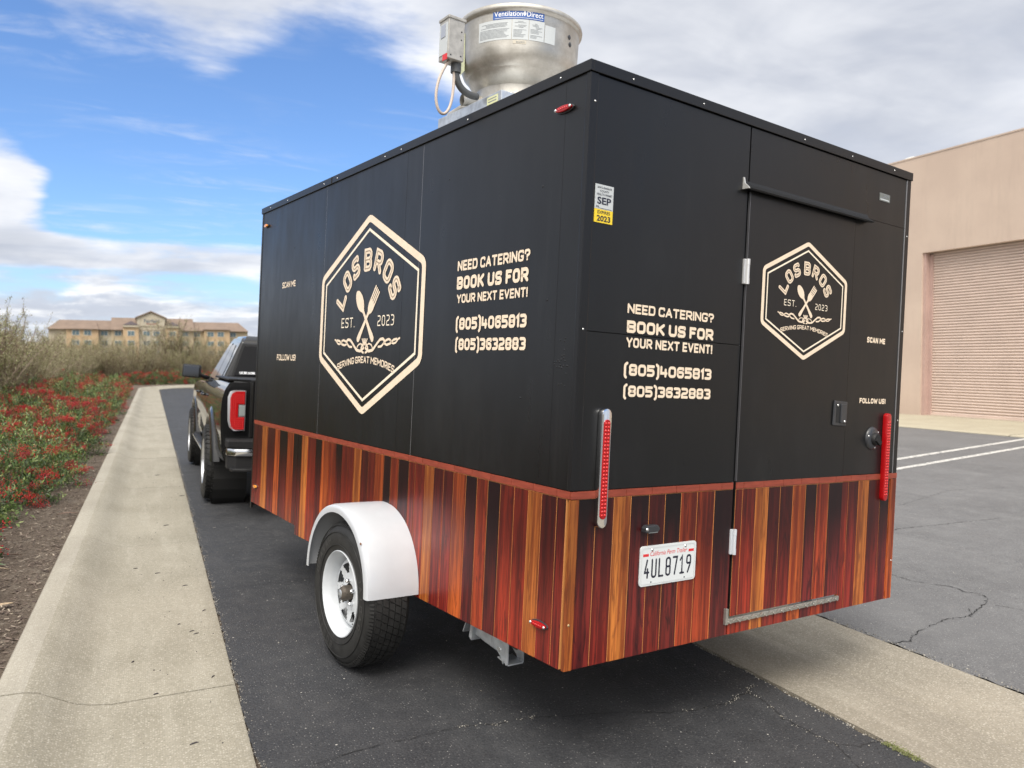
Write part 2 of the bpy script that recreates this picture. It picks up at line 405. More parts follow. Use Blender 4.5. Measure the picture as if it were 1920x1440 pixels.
def ribbon(mb, pts, hw, fn, closed=False, w=0., r0=0., cap=True):
    """flat stroke of half width hw along pts (local u,v); fn(u,v,w)->xyz"""
    q = fillet(pts, closed, r0, hw); n = len(q); L_, R_ = [], []
    for i in range(n):
        a = q[i-1] if (closed or i) else q[i]; c = q[(i+1) % n] if (closed or i < n-1) else q[i]
        t1 = (q[i]-a); t2 = (c-q[i])
        t1 = t1.normalized() if t1.length > 1e-9 else None; t2 = t2.normalized() if t2.length > 1e-9 else None
        if t1 is None: t1 = t2
        if t2 is None: t2 = t1
        if t1 is None: t1 = t2 = Vector((1, 0))
        n1_ = Vector((-t1.y, t1.x)); n2_ = Vector((-t2.y, t2.x)); mn = n1_+n2_
        mn = mn.normalized() if mn.length > .1 else n1_
        k = 1/max(.45, mn.dot(n1_)); L_.append(q[i]+mn*hw*k); R_.append(q[i]-mn*hw*k)
    vs = [fn(p.x, p.y, w) for p in L_]+[fn(p.x, p.y, w) for p in R_]
    fs = [(i, (i+1) % n, n+(i+1) % n, n+i) for i in range(n if closed else n-1)]
    mb.add(vs, fs)
    if not closed and cap:
        for e, nb in ((0, 1), (n-1, n-2)):
            d = (q[e]-q[nb]).normalized(); a0 = math.atan2(d.y, d.x)-math.pi/2
            arc = [q[e]+Vector((math.cos(a0+math.pi*j/6), math.sin(a0+math.pi*j/6)))*hw for j in range(7)]
            mb.add([fn(p.x, p.y, w) for p in arc], [tuple(range(7))])
V_ = 0
GL = {
 'A': (1.05, [([(0,0),(.5,1)],0), ([(.5,1),(1,0)],0), ([(.22,.3),(.78,.3)],0)]),
 'B': (1, [([(0,0,V_),(0,1,V_),(1,1),(1,.5),(.1,.5,V_)],0), ([(0,0,V_),(1,0),(1,.5),(.3,.5,V_)],0)]),
 'C': (.95, [([(1,.80),(1,1),(0,1),(0,0),(1,0),(1,.20)],0)]),
 'D': (1, [([(0,0,V_),(0,1,V_),(1,1),(1,0)],1)]),
 'E': (.82, [([(1,1),(0,1,V_),(0,0,V_),(1,0)],0), ([(0,.5),(.85,.5)],0)]),
 'F': (.80, [([(1,1),(0,1,V_),(0,0)],0), ([(0,.5),(.8,.5)],0)]),
 'G': (1, [([(1,.84),(1,1),(0,1),(0,0),(1,0),(1,.42,V_),(.62,.42)],0)]),
 'H': (1, [([(0,0),(0,1)],0), ([(1,0),(1,1)],0), ([(0,.5),(1,.5)],0)]),
 'I': (.0, [([(.5,0),(.5,1)],0)]),
 'K': (1, [([(0,0),(0,1)],0), ([(1,1),(.08,.42)],0), ([(.3,.58),(1,0)],0)]),
 'L': (.78, [([(0,1),(0,0,V_),(1,0)],0)]),
 'M': (1.35, [([(0,0),(0,1)],0), ([(0,1),(.5,.35)],0), ([(.5,.35),(1,1)],0), ([(1,1),(1,0)],0)]),
 'N': (1.02, [([(0,0),(0,1)],0), ([(0,1),(1,0)],0), ([(1,0),(1,1)],0)]),
 'O': (1, [([(0,0),(0,1),(1,1),(1,0)],1)]),
 'P': (1, [([(0,0),(0,1,V_),(1,1),(1,.42),(.05,.42)],0)]),
 'R': (1, [([(0,0),(0,1,V_),(1,1),(1,.42),(.05,.42)],0), ([(.5,.42),(1,0)],0)]),
 'S': (.95, [([(1,.87),(1,1),(0,1),(0,.5),(1,.5),(1,0),(0,0),(0,.13)],0)]),
 'T': (1, [([(0,1),(1,1)],0), ([(.5,1),(.5,0)],0)]),
 'U': (1, [([(0,1),(0,0),(1,0),(1,1)],0)]),
 'V': (1.05, [([(0,1),(.5,0)],0), ([(.5,0),(1,1)],0)]),
 'W': (1.4, [([(0,1),(.25,0)],0), ([(.25,0),(.5,.8)],0), ([(.5,.8),(.75,0)],0), ([(.75,0),(1,1)],0)]),
 'X': (1.05, [([(0,1),(1,0)],0), ([(0,0),(1,1)],0)]),
 'Y': (1.05, [([(0,1),(.5,.45)],0), ([(1,1),(.5,.45)],0), ([(.5,.45),(.5,0)],0)]),
 '0': (1, [([(0,0),(0,1),(1,1),(1,0)],1)]),
 '1': (.25, [([(0,.85),(1,1,V_),(1,0)],0)]),
 '2': (.95, [([(0,1),(1,1),(1,.5),(0,.42),(0,0,V_),(1,0)],0)]),
 '3': (.95, [([(.0,1),(1,1),(1,.5),(.42,.5)],0), ([(.5,.5),(1,.5),(1,0),(.0,0)],0)]),
 '4': (.95, [([(0,1),(0,.32,V_),(1,.32)],0), ([(.8,.72),(.8,0)],0)]),
 '5': (.95, [([(1,1),(0,1,V_),(0,.56,V_),(1,.56),(1,0),(0,0)],0)]),
 '6': (.95, [([(1,.86),(1,1),(0,1),(0,0),(1,0),(1,.54),(.05,.54,V_)],0)]),
 '7': (.9, [([(0,1),(1,1,V_),(.4,0)],0)]),
 '8': (1, [([(.5,.5),(0,.5),(0,1),(1,1),(1,.5),(.5,.5,V_)],0), ([(.5,.5),(0,.5),(0,0),(1,0),(1,.5),(.5,.5,V_)],0)]),
 '9': (.95, [([(0,.14),(0,0),(1,0),(1,1),(0,1),(0,.46),(.95,.46,V_)],0)]),
 '(': (.32, [([(1,1.22),(0,1.05),(0,-.18),(.6,-.34)],0)]),
 ')': (.32, [([(0,1.22),(1,1.05),(1,-.18),(.4,-.34)],0)]),
 '?': (.9, [([(0,.74),(0,1),(1,1),(1,.5),(.5,.46,V_),(.5,.30)],0), ([(.5,0),(.5,.02)],0)]),
 '!': (.0, [([(.5,1),(.5,.32)],0), ([(.5,0),(.5,.02)],0)]),
 '.': (.0, [([(.5,0),(.5,.02)],0)]),
 '_': (.7, [([(0,-.1),(1,-.1)],0)]),
 '@': (1.1, [([(.75,.3),(.75,.7),(.3,.7),(.3,.3),(.8,.25),(1,.5),(1,1),(0,1),(0,0),(.9,0)],0)]),
 "'": (.0, [([(.5,1),(.5,.8)],0)]), '-': (.5, [([(0,.45),(1,.45)],0)]),
}
def text_layout(s, h, sw, gap, wide, space):
    x = 0; items = []
    for ch in s:
        if ch == ' ': x += space*h; continue
        g = GL[ch]; w = g[0]*wide*h*.52; items.append((ch, x+sw/2, w)); x += w+sw+gap*h
    return items, x-gap*h
def stroke_text(s, origin, width, h, fn, mb, sw=.2, gap=.11, space=.38, w0=0., kerned=True, rr=.22):
    """text from origin (u,v) fitted to width"""
    sw_ = sw*h; wide = 1.0
    for _ in range(6):
        items, tot = text_layout(s, h, sw_, gap, wide, space)
        fixed = sw_*len(items)+gap*h*(len(items)-1)+space*h*s.count(' ')
        wide *= (width-fixed)/max(1e-6, tot-fixed)
    u0, v0 = origin
    for i, (ch, x, w) in enumerate(items):
        for j, (pts, cl) in enumerate(GL[ch][1]):
            q = [(u0+x+p[0]*w, v0+sw_/2+p[1]*(h-sw_))+((p[2],) if len(p) > 2 else ()) for p in pts]
            ribbon(mb, q, sw_/2, fn, bool(cl), w0+.00012*j, rr*h)
def font_text(s, width, height, fn, name, matl, parent, shear=0, offset=0., w=0., just='L'):
    """flat lettering from Blender's built-in face, stretched to width x height"""
    cu = bpy.data.curves.new('tmp', 'FONT'); cu.body = s; cu.shear = shear; cu.offset = offset; cu.fill_mode = 'FRONT'; cu.resolution_u = 3
    o = bpy.data.objects.new('tmp', cu); col.objects.link(o); bpy.context.view_layer.update()
    me = bpy.data.meshes.new_from_object(o.evaluated_get(bpy.context.evaluated_depsgraph_get()))
    bpy.data.objects.remove(o); bpy.data.curves.remove(cu)
    xs = [v.co.x for v in me.vertices]; ys = [v.co.y for v in me.vertices]
    x0, x1, y0, y1 = min(xs), max(xs), min(ys), max(ys)
    for v in me.vertices: v.co = fn((v.co.x-x0)/(x1-x0)*width, (v.co.y-y0)/(y1-y0)*height, w)
    me.materials.clear(); me.materials.append(matl)
    return link(name, me, parent)
def arc_glyph(mb, ch, cu, cv, ang, gw, gh, sw, fn, w0, rr=.2, inline=None):
    ca, sa = math.cos(ang), math.sin(ang)
    for j, (pts, cl) in enumerate(GL[ch][1]):
        q = []
        for p in pts:
            lx = (p[0]-.5)*(gw-sw); ly = (p[1]-.5)*(gh-sw)
            q.append((cu+lx*ca-ly*sa, cv+lx*sa+ly*ca)+((p[2],) if len(p) > 2 else ()))
        ribbon(mb, q, sw/2, fn, bool(cl), w0+.00012*j, rr*gh)
        if inline is not None: ribbon(inline, q, sw*.085, fn, bool(cl), w0+.0009+.00012*j, rr*gh)

# ------------------------------------------------------------------ ground
def zprof(x):
    pts = [(-1e3, .07), (-.61, .075), (.30, -.012), (.8, -.014), (2.71, -.108), (3.20, -.145), (3.68, -.113), (15.2, -.03), (1e3, .0)]
    for (a, za), (b, zb) in zip(pts, pts[1:]):
        if a <= x <= b: return za+(zb-za)*(x-a)/(b-a)
YB, CX, RO, RI = 43.0, 5.4, 6.0, 5.07    # bend of the kerb
def grid(name, xs_fn, ys, zf, mat_, kind='structure'):
    mb = MB(); rows = []
    for y in ys:
        xs = xs_fn(y); rows.append(len(xs)); mb.v += [(x, y, zf(x, y)) for x in xs]
    k = rows[0]
    for j in range(len(ys)-1):
        for i in range(k-1): mb.f.append([j*k+i, j*k+i+1, (j+1)*k+i+1, (j+1)*k+i]); mb.mi.append(0)
    o = mb.build(name, mat_, fixn=False, smooth='all'); return tag(o, kind=kind)
def frange(a, b, n): return [a+(b-a)*i/n for i in range(n+1)]
tag(MB().add([(-1500,-600,-.32),(1500,-600,-.32),(1500,2500,-.32),(-1500,2500,-.32)], [(0,1,2,3)]).build('ground', fieldm, fixn=False), kind='structure')
random.seed(3)
def edge_l(y): return .331+.005*math.sin(y*7.1)+.004*math.sin(y*17.3+1)+.004*math.sin(y*41)+.003*math.sin(y*97)
def xl(y, r=RI):
    if y <= YB: return CX-r
    d = r*r-(y-YB)**2
    return CX-math.sqrt(d) if d > 0 else CX
ysf = [ -30+i*2 for i in range(14)] + [-2+i*.03 for i in range(334)] + [8.05+i*.5 for i in range(56)]
grid('road', lambda y: [edge_l(y), .8, 1.4, 2.0, 2.69+.006*math.sin(y*13)+.006*math.sin(y*31)], ysf, lambda x, y: zprof(x), asphalt)
grid('parking_lot', lambda y: [3.70+.008*math.sin(y*11)+.008*math.sin(y*37+2), 6, 10, 15.2], ysf, lambda x, y: zprof(x), asphalt_lot)
grid('road_bend', lambda y: [xl(y)+.02]+[max(xl(y)+.02+.01*i, x) for i, x in enumerate((1.5, 2.7, 4, 5.45, 9, 15.2, 60))], frange(ysf[-1], YB, 8)+[YB+RI*math.sin(a) for a in frange(.08, math.pi/2, 14)], lambda x, y: zprof(min(x, 60)), asphalt)
def gut(x, y): return zprof(x)+.006
for (a_, b_) in ((.20, .45), (2.60, 2.80), (3.60, 3.80)):
    e_ = MB(); e_.add([(a_, -20, zprof(.34 if a_ < 1 else a_)-.012), (b_, -20, zprof(b_)-.012), (b_, 41, zprof(b_)-.012), (a_, 41, zprof(.34 if a_ < 1 else a_)-.012)], [(0,1,2,3)])
    tag(e_.build('roadbed', soil, fixn=False), kind='structure')
gt = tag(MB().build('gutter', gutter_c), kind='structure')
gj = [-30,-24,-18,-12,-6,-2.6,.55,3.95,7,10,13,16,19,22,26,30,33,36]
for a, b in zip(gj, gj[1:]):
    mb = MB(); xs = [2.71, 2.9, 3.12, 3.2, 3.28, 3.5, 3.68]
    for y in (a+.005, b-.005): mb.v += [(x, y, gut(x, y)+(.004 if x in (3.12, 3.28) else 0)) for x in xs]
    n = len(xs)
    for y in (a+.005, b-.005): mb.v += [(xs[0], y, -.3), (xs[-1], y, -.3)]
    mb.f = [[i, i+1, n+i+1, n+i] for i in range(n-1)]+[[0, n, 2*n+2, 2*n], [n-1, 2*n+1, 2*n+3, 2*n-1]]; mb.mi = [0]*len(mb.f)
    mb.build('concrete_slab', gutter_c, gt)
crackm2 = pmat('joint_dark', (.05,.043,.034), .9)
# rolled kerb with its concrete pan, slab by slab
KP = [(-.625, -.2), (-.615, .070), (-.600, .094), (-.575, .099), (-.49, .098), (-.44, .088), (-.38, .056), (-.31, .020), (-.25, .003), (-.17, -.008), (.05, -.007), (.25, -.006), (.315, -.007), (.325, -.011), (.328, -.2)]
path = [(0, y) for y in ()]
def kerb_pt(s, off):   # s = distance along kerb, off = X offset in the straight part
    if s <= YB: return (off, s)
    a = (s-YB)/5.5
    if a < math.pi/2: r = CX-off; return (CX-r*math.cos(a), YB+r*math.sin(a))
    return (CX+(s-YB-5.5*math.pi/2), YB+CX-off)
kb = tag(MB().build('sidewalk', concrete), kind='structure')
ks = [-8.5, -5.4, -2.4, .62, 3.72, 6.86, 9.95, 12.95, 16.0]+[19.05+3.05*i for i in range(20)]
for idx, (a, b) in enumerate(zip(ks, ks[1:])):
    n = 3 if a < YB-3 or a > YB+9 else 10
    ss = frange(a+.006, b-.006, n); mb = MB(); k = len(KP); dzs = random.uniform(-.0015, .0015)
    for s in ss:
        for (o_, z) in KP:
            x, y = kerb_pt(s, o_); mb.v.append((x, y, z+dzs))
    for j in range(n):
        for i in range(k-1): mb.f.append([j*k+i, (j+1)*k+i, (j+1)*k+i+1, j*k+i+1]); mb.mi.append(1 if i < 4 else 0)
    mb.f += [list(range(k)), list(range(n*k, n*k+k))[::-1]]; mb.mi += [0, 0]
    o = mb.build('concrete_slab', [concrete, concrete_top], kb, smooth=True)
mb = MB()
for s in ks[2:14]:     # dirt filling the joints
    for i in range(3, len(KP)-2):
        (o1, z1), (o2, z2) = KP[i], KP[i+1]
        mb.add([(o1, s-.008, z1-.006), (o2, s-.008, z2-.006), (o2, s+.008, z2-.006), (o1, s+.008, z1-.006)], [(0,1,2,3)])
tag(mb.build('joint_dirt', crackm2, kb, fixn=False), kind='stuff')
def xr(y):
    if y <= YB: return -.60
    d = RO*RO-(y-YB)**2
    return CX-math.sqrt(d) if d > 0 else 60
bedys = frange(-8, YB, 120)+[YB+RO*math.sin(a) for a in frange(.12, math.pi/2-.02, 10)]+[YB+RO+.02]
def bedz(x, y): return .072+.018*math.sin(x*5.1+y*2.3)*math.sin(y*3.1)-.012*math.exp(-abs(x+.6)*8)
grid('planting_bed', lambda y: [-60, -30, -15]+frange(-9, -2.6, 20)+frange(-2.4, xr(y), 24), bedys, bedz, soil)
grid('field', lambda y: [-60, -30, 0, 30, 60], [YB+RO+.02, 60, 80, 120], lambda x, y: .07, soil)
# apron and far kerb in front of the warehouse
mb = MB()
for a, b in zip(frange(-20, 40, 12), frange(-20, 40, 12)[1:]):
    MBs = MB(); MBs.v = [(15.22, a+.01, -.02), (15.28, a+.01, .0), (18.6, a+.01, .03), (15.22, b-.01, -.02), (15.28, b-.01, .0), (18.6, b-.01, .03), (15.22, a+.01, -.3), (15.22, b-.01, -.3)]
    MBs.f = [[0,1,4,3],[1,2,5,4],[0,3,7,6]]; MBs.mi = [0]*3
    if a == -20: ap = tag(MBs.build('apron', apron_c, fixn=False), kind='structure')
    else: MBs.build('concrete_slab', apron_c, ap, fixn=False)
# parking lines
def strip(name, pts, w, dz, mat_, parent=None, zf=None, kind=None, label=None, jit=0):
    mb = MB(); n = len(pts)
    for i, p in enumerate(pts):
        a, b = Vector(pts[max(0, i-1)]), Vector(pts[min(n-1, i+1)]); t = (b-a).normalized(); nr = Vector((-t.y, t.x))
        wi = w[i] if isinstance(w, list) else w
        for s in (-1, 1):
            q = Vector(p)+nr*(wi/2*s*(1+random.uniform(-jit, jit))); mb.v.append((q.x, q.y, zprof(q.x)+dz))
    mb.f = [[2*i, 2*i+1, 2*i+3, 2*i+2] for i in range(n-1)]; mb.mi = [0]*(n-1)
    o = mb.build(name, mat_, parent, label, fixn=False)
    if kind: o['kind'] = kind
    return o
def linep_fn(t, p):
    co = world_co(t); n = t.noise(co, 14, 5, .7)
    t.put(p.inputs['Base Color'], t.mix(t.smooth(n, .47, .66), (.56,.55,.52), (.17,.17,.17)))
linep = pmat('worn_line_paint', (.6,.6,.58), .7, fn=linep_fn)
for (x0, y0) in ((5.6, 7.55), (4.9, 6.85)):
    strip('parking_line', [(x0+i*.5, y0+i*.5*.212) for i in range(20)], .11, .004, linep, kind='structure', jit=.05)
# cracks
crackm = pmat('crack_dark', (.018,.018,.018), .9)
crumbm = pmat('crack_crumbs', (.20,.185,.155), .9, fn=vary(.4, 90))
def crack(x0, y0, x1, y1, w, amp, seed, mat_=crackm, parent=None, n=40):
    rnd = random.Random(seed); off = 0; pts = []; d = Vector((x1-x0, y1-y0)); nr = Vector((-d.y, d.x)).normalized()
    for i in range(n+1):
        off += rnd.uniform(-1, 1)*amp; off *= .93
        p = Vector((x0, y0))+d*(i/n)+nr*off; pts.append((p.x, p.y))
    ws = [w*rnd.uniform(.25, 1.3)*min(1, (i+1)/5, (n-i+1)/5) for i in range(n+1)]
    strip('crack', pts, ws, .004, mat_, parent, kind='stuff')
    return pts
rd = bpy.data.objects['road']; lot = bpy.data.objects['parking_lot']
def crack_pts(pts, w, amp, seed, parent, mat_=None):
    rnd = random.Random(seed); q = []
    for a, b in zip(pts, pts[1:]):
        a, b = Vector(a), Vector(b); n = max(2, int((b-a).length/.018)); nr = Vector((-(b-a).y, (b-a).x)).normalized()
        for k in range(n): p = a+(b-a)*(k/n)+nr*rnd.gauss(0, amp); q.append((p.x, p.y))
    q.append(tuple(pts[-1])); ws = [w*rnd.uniform(.08, .8) for _ in q]
    strip('crack', q, ws, .004, mat_ or crackm, parent, kind='stuff'); return q
p1 = crack_pts([(.52,2.86),(.65,2.9),(.7,2.9),(.82,2.92),(.87,2.91),(.95,2.93),(1.08,2.95),(1.17,2.95),(1.26,2.93),(1.34,2.94),(1.44,2.94),(1.6,2.90),(1.8,2.87),(2.0,2.80),(2.14,2.78),(2.22,2.79),(2.34,2.79),(2.44,2.84),(2.51,2.86),(2.59,2.92)], .007, .004, 1, rd)
p2 = crack_pts([(2.51,2.86),(2.52,2.77),(2.5,2.68),(2.47,2.6),(2.47,2.51),(2.48,2.4),(2.49,2.32),(2.57,2.28),(2.69,2.28)], .006, .004, 2, rd)
crack_pts([(2.49,2.32),(2.42,2.15),(2.44,1.95),(2.36,1.8)], .005, .004, 3, rd); crack_pts([(.34,5.32),(.5,5.36),(.75,5.33),(1.0,5.40)], .004, .003, 4, rd)
crack_pts([(3.70,3.08),(3.74,3.06),(3.82,3.05),(3.98,3.13),(4.2,3.18),(4.32,3.21),(4.51,3.19),(4.68,3.25),(4.84,3.31),(4.99,3.4),(4.99,3.49),(4.95,3.55),(4.98,3.65),(4.91,3.76),(4.86,3.89),(4.9,4.3),(5.3,4.8),(6.2,5.1),(7.5,5.0)], .011, .006, 6, lot)
crack_pts([(4.53,3.18),(4.65,3.29)], .007, .003, 7, lot); crack_pts([(4.84,3.25),(4.88,3.21),(4.90,3.14),(5.1,3.0),(5.6,2.9)], .006, .005, 8, lot)
crack_pts([(5.0,6.0),(6,6.2),(7.2,5.9),(8.5,6.3),(10,6.0)], .006, .01, 9, lot); crack_pts([(8,9.6),(9,9.2),(10.5,9.5),(12,9.2)], .008, .01, 10, lot)
# loose crumbs along cracks and asphalt edges
rnd = random.Random(11); mb = MB()
def stone(mb, x, y, z, r):
    a = rnd.uniform(0, 6.28); c = [(math.cos(a+k*2.094)*r*rnd.uniform(.7, 1.2), math.sin(a+k*2.094)*r*rnd.uniform(.7, 1.2)) for k in range(3)]
    mb.cur = rnd.randrange(3)
    mb.add([(x+u, y+v, z-.001) for u, v in c]+[(x, y, z+r*.8)], [(0,1,3),(1,2,3),(2,0,3)])
for i in range(2600):
    y = rnd.uniform(0, 14)**1.0; x = edge_l(y)+abs(rnd.gauss(0, .014))-.006; stone(mb, x, y, zprof(x), rnd.uniform(.0015, .005))
for i in range(2600):
    y = rnd.uniform(-.5, 8); x = (2.70-abs(rnd.gauss(0, .014))) if i % 2 else (3.70+abs(rnd.gauss(0, .022))); stone(mb, x, y, zprof(x)+.001, rnd.uniform(.0015, .006))
for (x, y) in p1[28:]+p2:
    if 1.45 < x < 2.1: continue
    for k in range(rnd.choice((0, 0, 3, 8))): stone(mb, x+rnd.gauss(0, .01), y+rnd.gauss(0, .007), zprof(x)+.004, rnd.uniform(.0015, .004))
for i in range(700):
    x = rnd.uniform(.4, 15); y = rnd.uniform(1, 12)
    if 2.7 < x < 3.7: continue
    stone(mb, x, y, zprof(x), rnd.uniform(.002, .006))
tag(mb.build('loose_gravel', [pmat('crumb_a', (.06,.058,.055), .9), pmat('crumb_b', (.22,.20,.17), .9), pmat('crumb_c', (.36,.34,.30), .9)], fixn=False), 'loose stone crumbs along asphalt edges and cracks', kind='stuff')
# ------------------------------------------------------------------ catering trailer
TR = Matrix(((0.98086, -0.18727, 0.05056, 1.3057), (0.18704, 0.98230, 0.00334, 2.4364), (-0.04998, 0.0106, 0.99869, .3546), (0, 0, 0, 1)))
def rotm(rz, ry, rx):
    return (Matrix.Rotation(rz, 4, 'Z') @ Matrix.Rotation(ry, 4, 'Y') @ Matrix.Rotation(rx, 4, 'X'))
TR = Matrix.Translation((1.3057, 2.4364, .3546)) @ rotm(.1884, .05, .0106)
TW, TL, TH = 2.13, 3.58, 2.15
tr = thing('catering_trailer', 'black enclosed food trailer with printed wood plank skirt and roof exhaust fan', 'trailer', matrix=TR)
# core
MB().box(.012, TW-.012, .012, TL-.012, .13, TH-.03).build('body', under, tr)
def side_panel(y0, y1, z0, z1): MB().box(-.001, .011, y0, y1, z0, z1).build('side_panel', vinyl, tr)
for y0, y1 in ((.020, 1.198), (1.202, 2.378), (2.382, 3.575)): side_panel(y0, y1, .637, 2.112)
MB().box(TW-.011, TW+.001, .02, TL-.005, .637, 2.112).build('side_panel', vinyl, tr)
MB().box(.0, TW, TL-.011, TL+.001, .02, 2.112).build('front_panel', vinyl, tr)
for a in (1.2, 2.38): MB().box(-.0005, .008, a-.0018, a+.0018, .03, 2.11).build('panel_seam', alu_gap, tr)
for a in (.135, 1.36):    # faint raised rivet lines under the wrap
    MB().box(-.0014, .0, a-.0030, a+.0030, .64, 2.11).build('panel_crease', vinyl, tr)
# rear panels
def rear(x0, x1, z0, z1, name='rear_panel', m_=None, y0=-.001, y1=.011, **kw): return MB().box(x0, x1, y0, y1, z0, z1).build(name, m_ or vinyl, tr, **kw)
rear(.037, .872, 1.206, 2.108); rear(.037, .872, .637, 1.203)
rear(.880, 2.098, 1.868, 2.108); rear(1.664, 2.098, .637, 1.866)
rear(.872, .876, .10, 2.108, 'door_jamb', alu_gap, y0=.003)
# edge trims
MB().box(-.004, .036, -.004, .020, .637, 2.112).build('corner_trim', trimb, tr, bevel=.003)
MB().box(2.098, 2.134, -.005, .020, .0, 2.112).build('corner_trim', trimb, tr, bevel=.003)
MB().box(2.0965, 2.100, -.0045, .0, .0, 2.11).build('trim_edge', pmat('bare_edge', (.45,.46,.48), .35, .7), tr)
MB().box(-.004, .01, 3.56, 3.584, .0, 2.112).build('corner_trim', trimb, tr, bevel=.003)
mb = MB(); mb.box(-.010, .004, -.010, TL+.01, 2.112, TH+.002); mb.build('roof_trim', trimb, tr, bevel=.002)
MB().box(.004, TW+.010, -.010, .004, 2.112, TH+.002).build('roof_trim', trimb, tr, bevel=.002)
MB().box(TW-.004, TW+.010, .004, TL+.01, 2.112, TH+.002).build('roof_trim', trimb, tr, bevel=.002)
MB().box(.004, TW-.004, .004, TL+.008, TH-.03, TH).build('roof', pmat('roof_sheet', (.55,.55,.55), .5, .3), tr)
MB().box(-.0125, -.009, 2.30, 2.306, 2.114, TH).build('trim_joint', under, tr)
# wood print planks on the side
LB = [3.575,3.474,3.377,3.258,3.111,3.013,2.865,2.754,2.609,2.507,2.380,2.287,2.171,2.075,1.99,1.908,1.828,1.737,1.648,1.563,1.468,1.389,1.306,1.200,1.138,1.043,.962,.874,.79,.688,.602,.52,.431,.336,.245,.163,.073,.020]
LC = 'rdadokokardxxkrradrop' # placeholder order below
LC = ['d','d','a','d','o','k','o','k','a','r','k','o','x','k','r','r','a','d','r','o','p','x','p','r','r','a','d','d','o','p','x','p','r','r','a','d','d']
def lbot(y): return -.022*(y/2.67) if y <= 2.672 else .034+.012*(y-2.67)
for i, c in enumerate(LC):
    y1, y0 = LB[i], LB[i+1]
    for (a, b) in (((max(y0, 2.672), y1), (y0, 2.672)) if y0 < 2.672 < y1 else ((y0, y1),)):
        if b-a < .004: continue
        mb = MB(); g = .0021
        za, zb = lbot(a+1e-4), lbot(b-1e-4)
        vs = [(x, y, z) for x in (-.0035, .009) for (y, z) in ((a+g, za), (b-g, zb), (b-g, .605), (a+g, .605))]
        mb.add(vs, [(0,1,2,3),(7,6,5,4),(0,4,5,1),(1,5,6,2),(2,6,7,3),(3,7,4,0)])
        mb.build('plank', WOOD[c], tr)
mb = MB(); mb.add([(x, y, z) for x in (-.0018, .008) for (y, z) in ((.02, 0.001), (2.671, -.018), (2.671, .606), (.02, .606))], [(0,1,2,3),(7,6,5,4),(0,4,5,1),(1,5,6,2),(2,6,7,3),(3,7,4,0)])
mb.add([(x, y, z) for x in (-.0018, .008) for (y, z) in ((2.673, .036), (3.574, .046), (3.574, .606), (2.673, .606))], [(0,1,2,3),(7,6,5,4),(0,4,5,1),(1,5,6,2),(2,6,7,3),(3,7,4,0)])
mb.build('plank_backing', joint_print, tr)
y = .0
ty = [.0]+[.075+.142*i for i in range(25)]+[3.575]
ty = [t for t in ty if t <= 3.5]+[3.575]
for a, b in zip(ty, ty[1:]): MB().box(-.0040, .0, max(a, .0)+.001, b-.001, .608, .634).build('trim_tile', amber_tile, tr)
# rear planks
RBd = [-.004,.035,.117,.205,.291,.386,.473,.562,.655,.758,.872,.927,1.015,1.10,1.183,1.274,1.368,1.453,1.546,1.6585,1.716,1.801,1.889,1.996,2.078,2.134]
RC = ['a','k','d','a','p','d','k','x','x','p','r','r','a','d','d','o','p','x','p','r','d','a','d','p','o']
for i, c in enumerate(RC):
    g = .0021 if i not in (9, ) else .0028
    a, b = RBd[i]+g, RBd[i+1]-g
    in_door = i in range(10, 19)
    if in_door: 
        MB().box(a, b, -.0048, .009, .0, .044).build('plank', WOOD[c], tr)
        continue
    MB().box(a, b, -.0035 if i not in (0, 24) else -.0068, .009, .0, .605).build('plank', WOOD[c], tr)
MB().box(.036, .870, -.0018, .008, .001, .606).build('plank_backing', joint_print, tr)
MB().box(1.660, 2.130, -.0018, .008, .001, .606).build('plank_backing', joint_print, tr)
tx = [-.004]+[.13+.1335*i for i in range(15)]+[2.134]
for a, b in zip(tx, tx[1:]):
    if b > .872 and a < 1.66:
        for (c_, d_) in ((a, min(b, .870)), (max(a, 1.662), b)):
            if d_-c_ > .01: MB().box(c_+.001, d_-.001, -.0075 if c_ < .0 or c_ > 2.0 else -.0042, .0, .608, .634).build('trim_tile', amber_tile, tr)
        continue
    MB().box(a+.001, b-.001, -.0075 if a < 0 or a > 1.99 else -.0042, .0, .608, .634).build('trim_tile', amber_tile, tr)
# door
door = MB().box(.882, 1.656, -.006, .010, .075, 1.845).build('rear_door', vinyl, tr, bevel=.003)
for i, c in enumerate(RC):
    if i in range(10, 19):
        MB().box(max(RBd[i], .882)+.0021, min(RBd[i+1], 1.656)-.0021, -.0088, -.005, .076, .605).build('plank', WOOD[c], door)
MB().box(.884, 1.654, -.0072, -.0055, .077, .606).build('plank_backing', joint_print, door)
for a, b in zip(tx, tx[1:]):
    a_, b_ = max(a, .882), min(b, 1.656)
    if b_-a_ > .01: MB().box(a_+.001, b_-.001, -.0092, -.005, .608, .634).build('trim_tile', amber_tile, door)
MB().box(.8805, .8835, -.0095, .0, .64, 1.84).build('door_edge', pmat('bare_edge_dark', (.16,.16,.17), .35, .7), door)
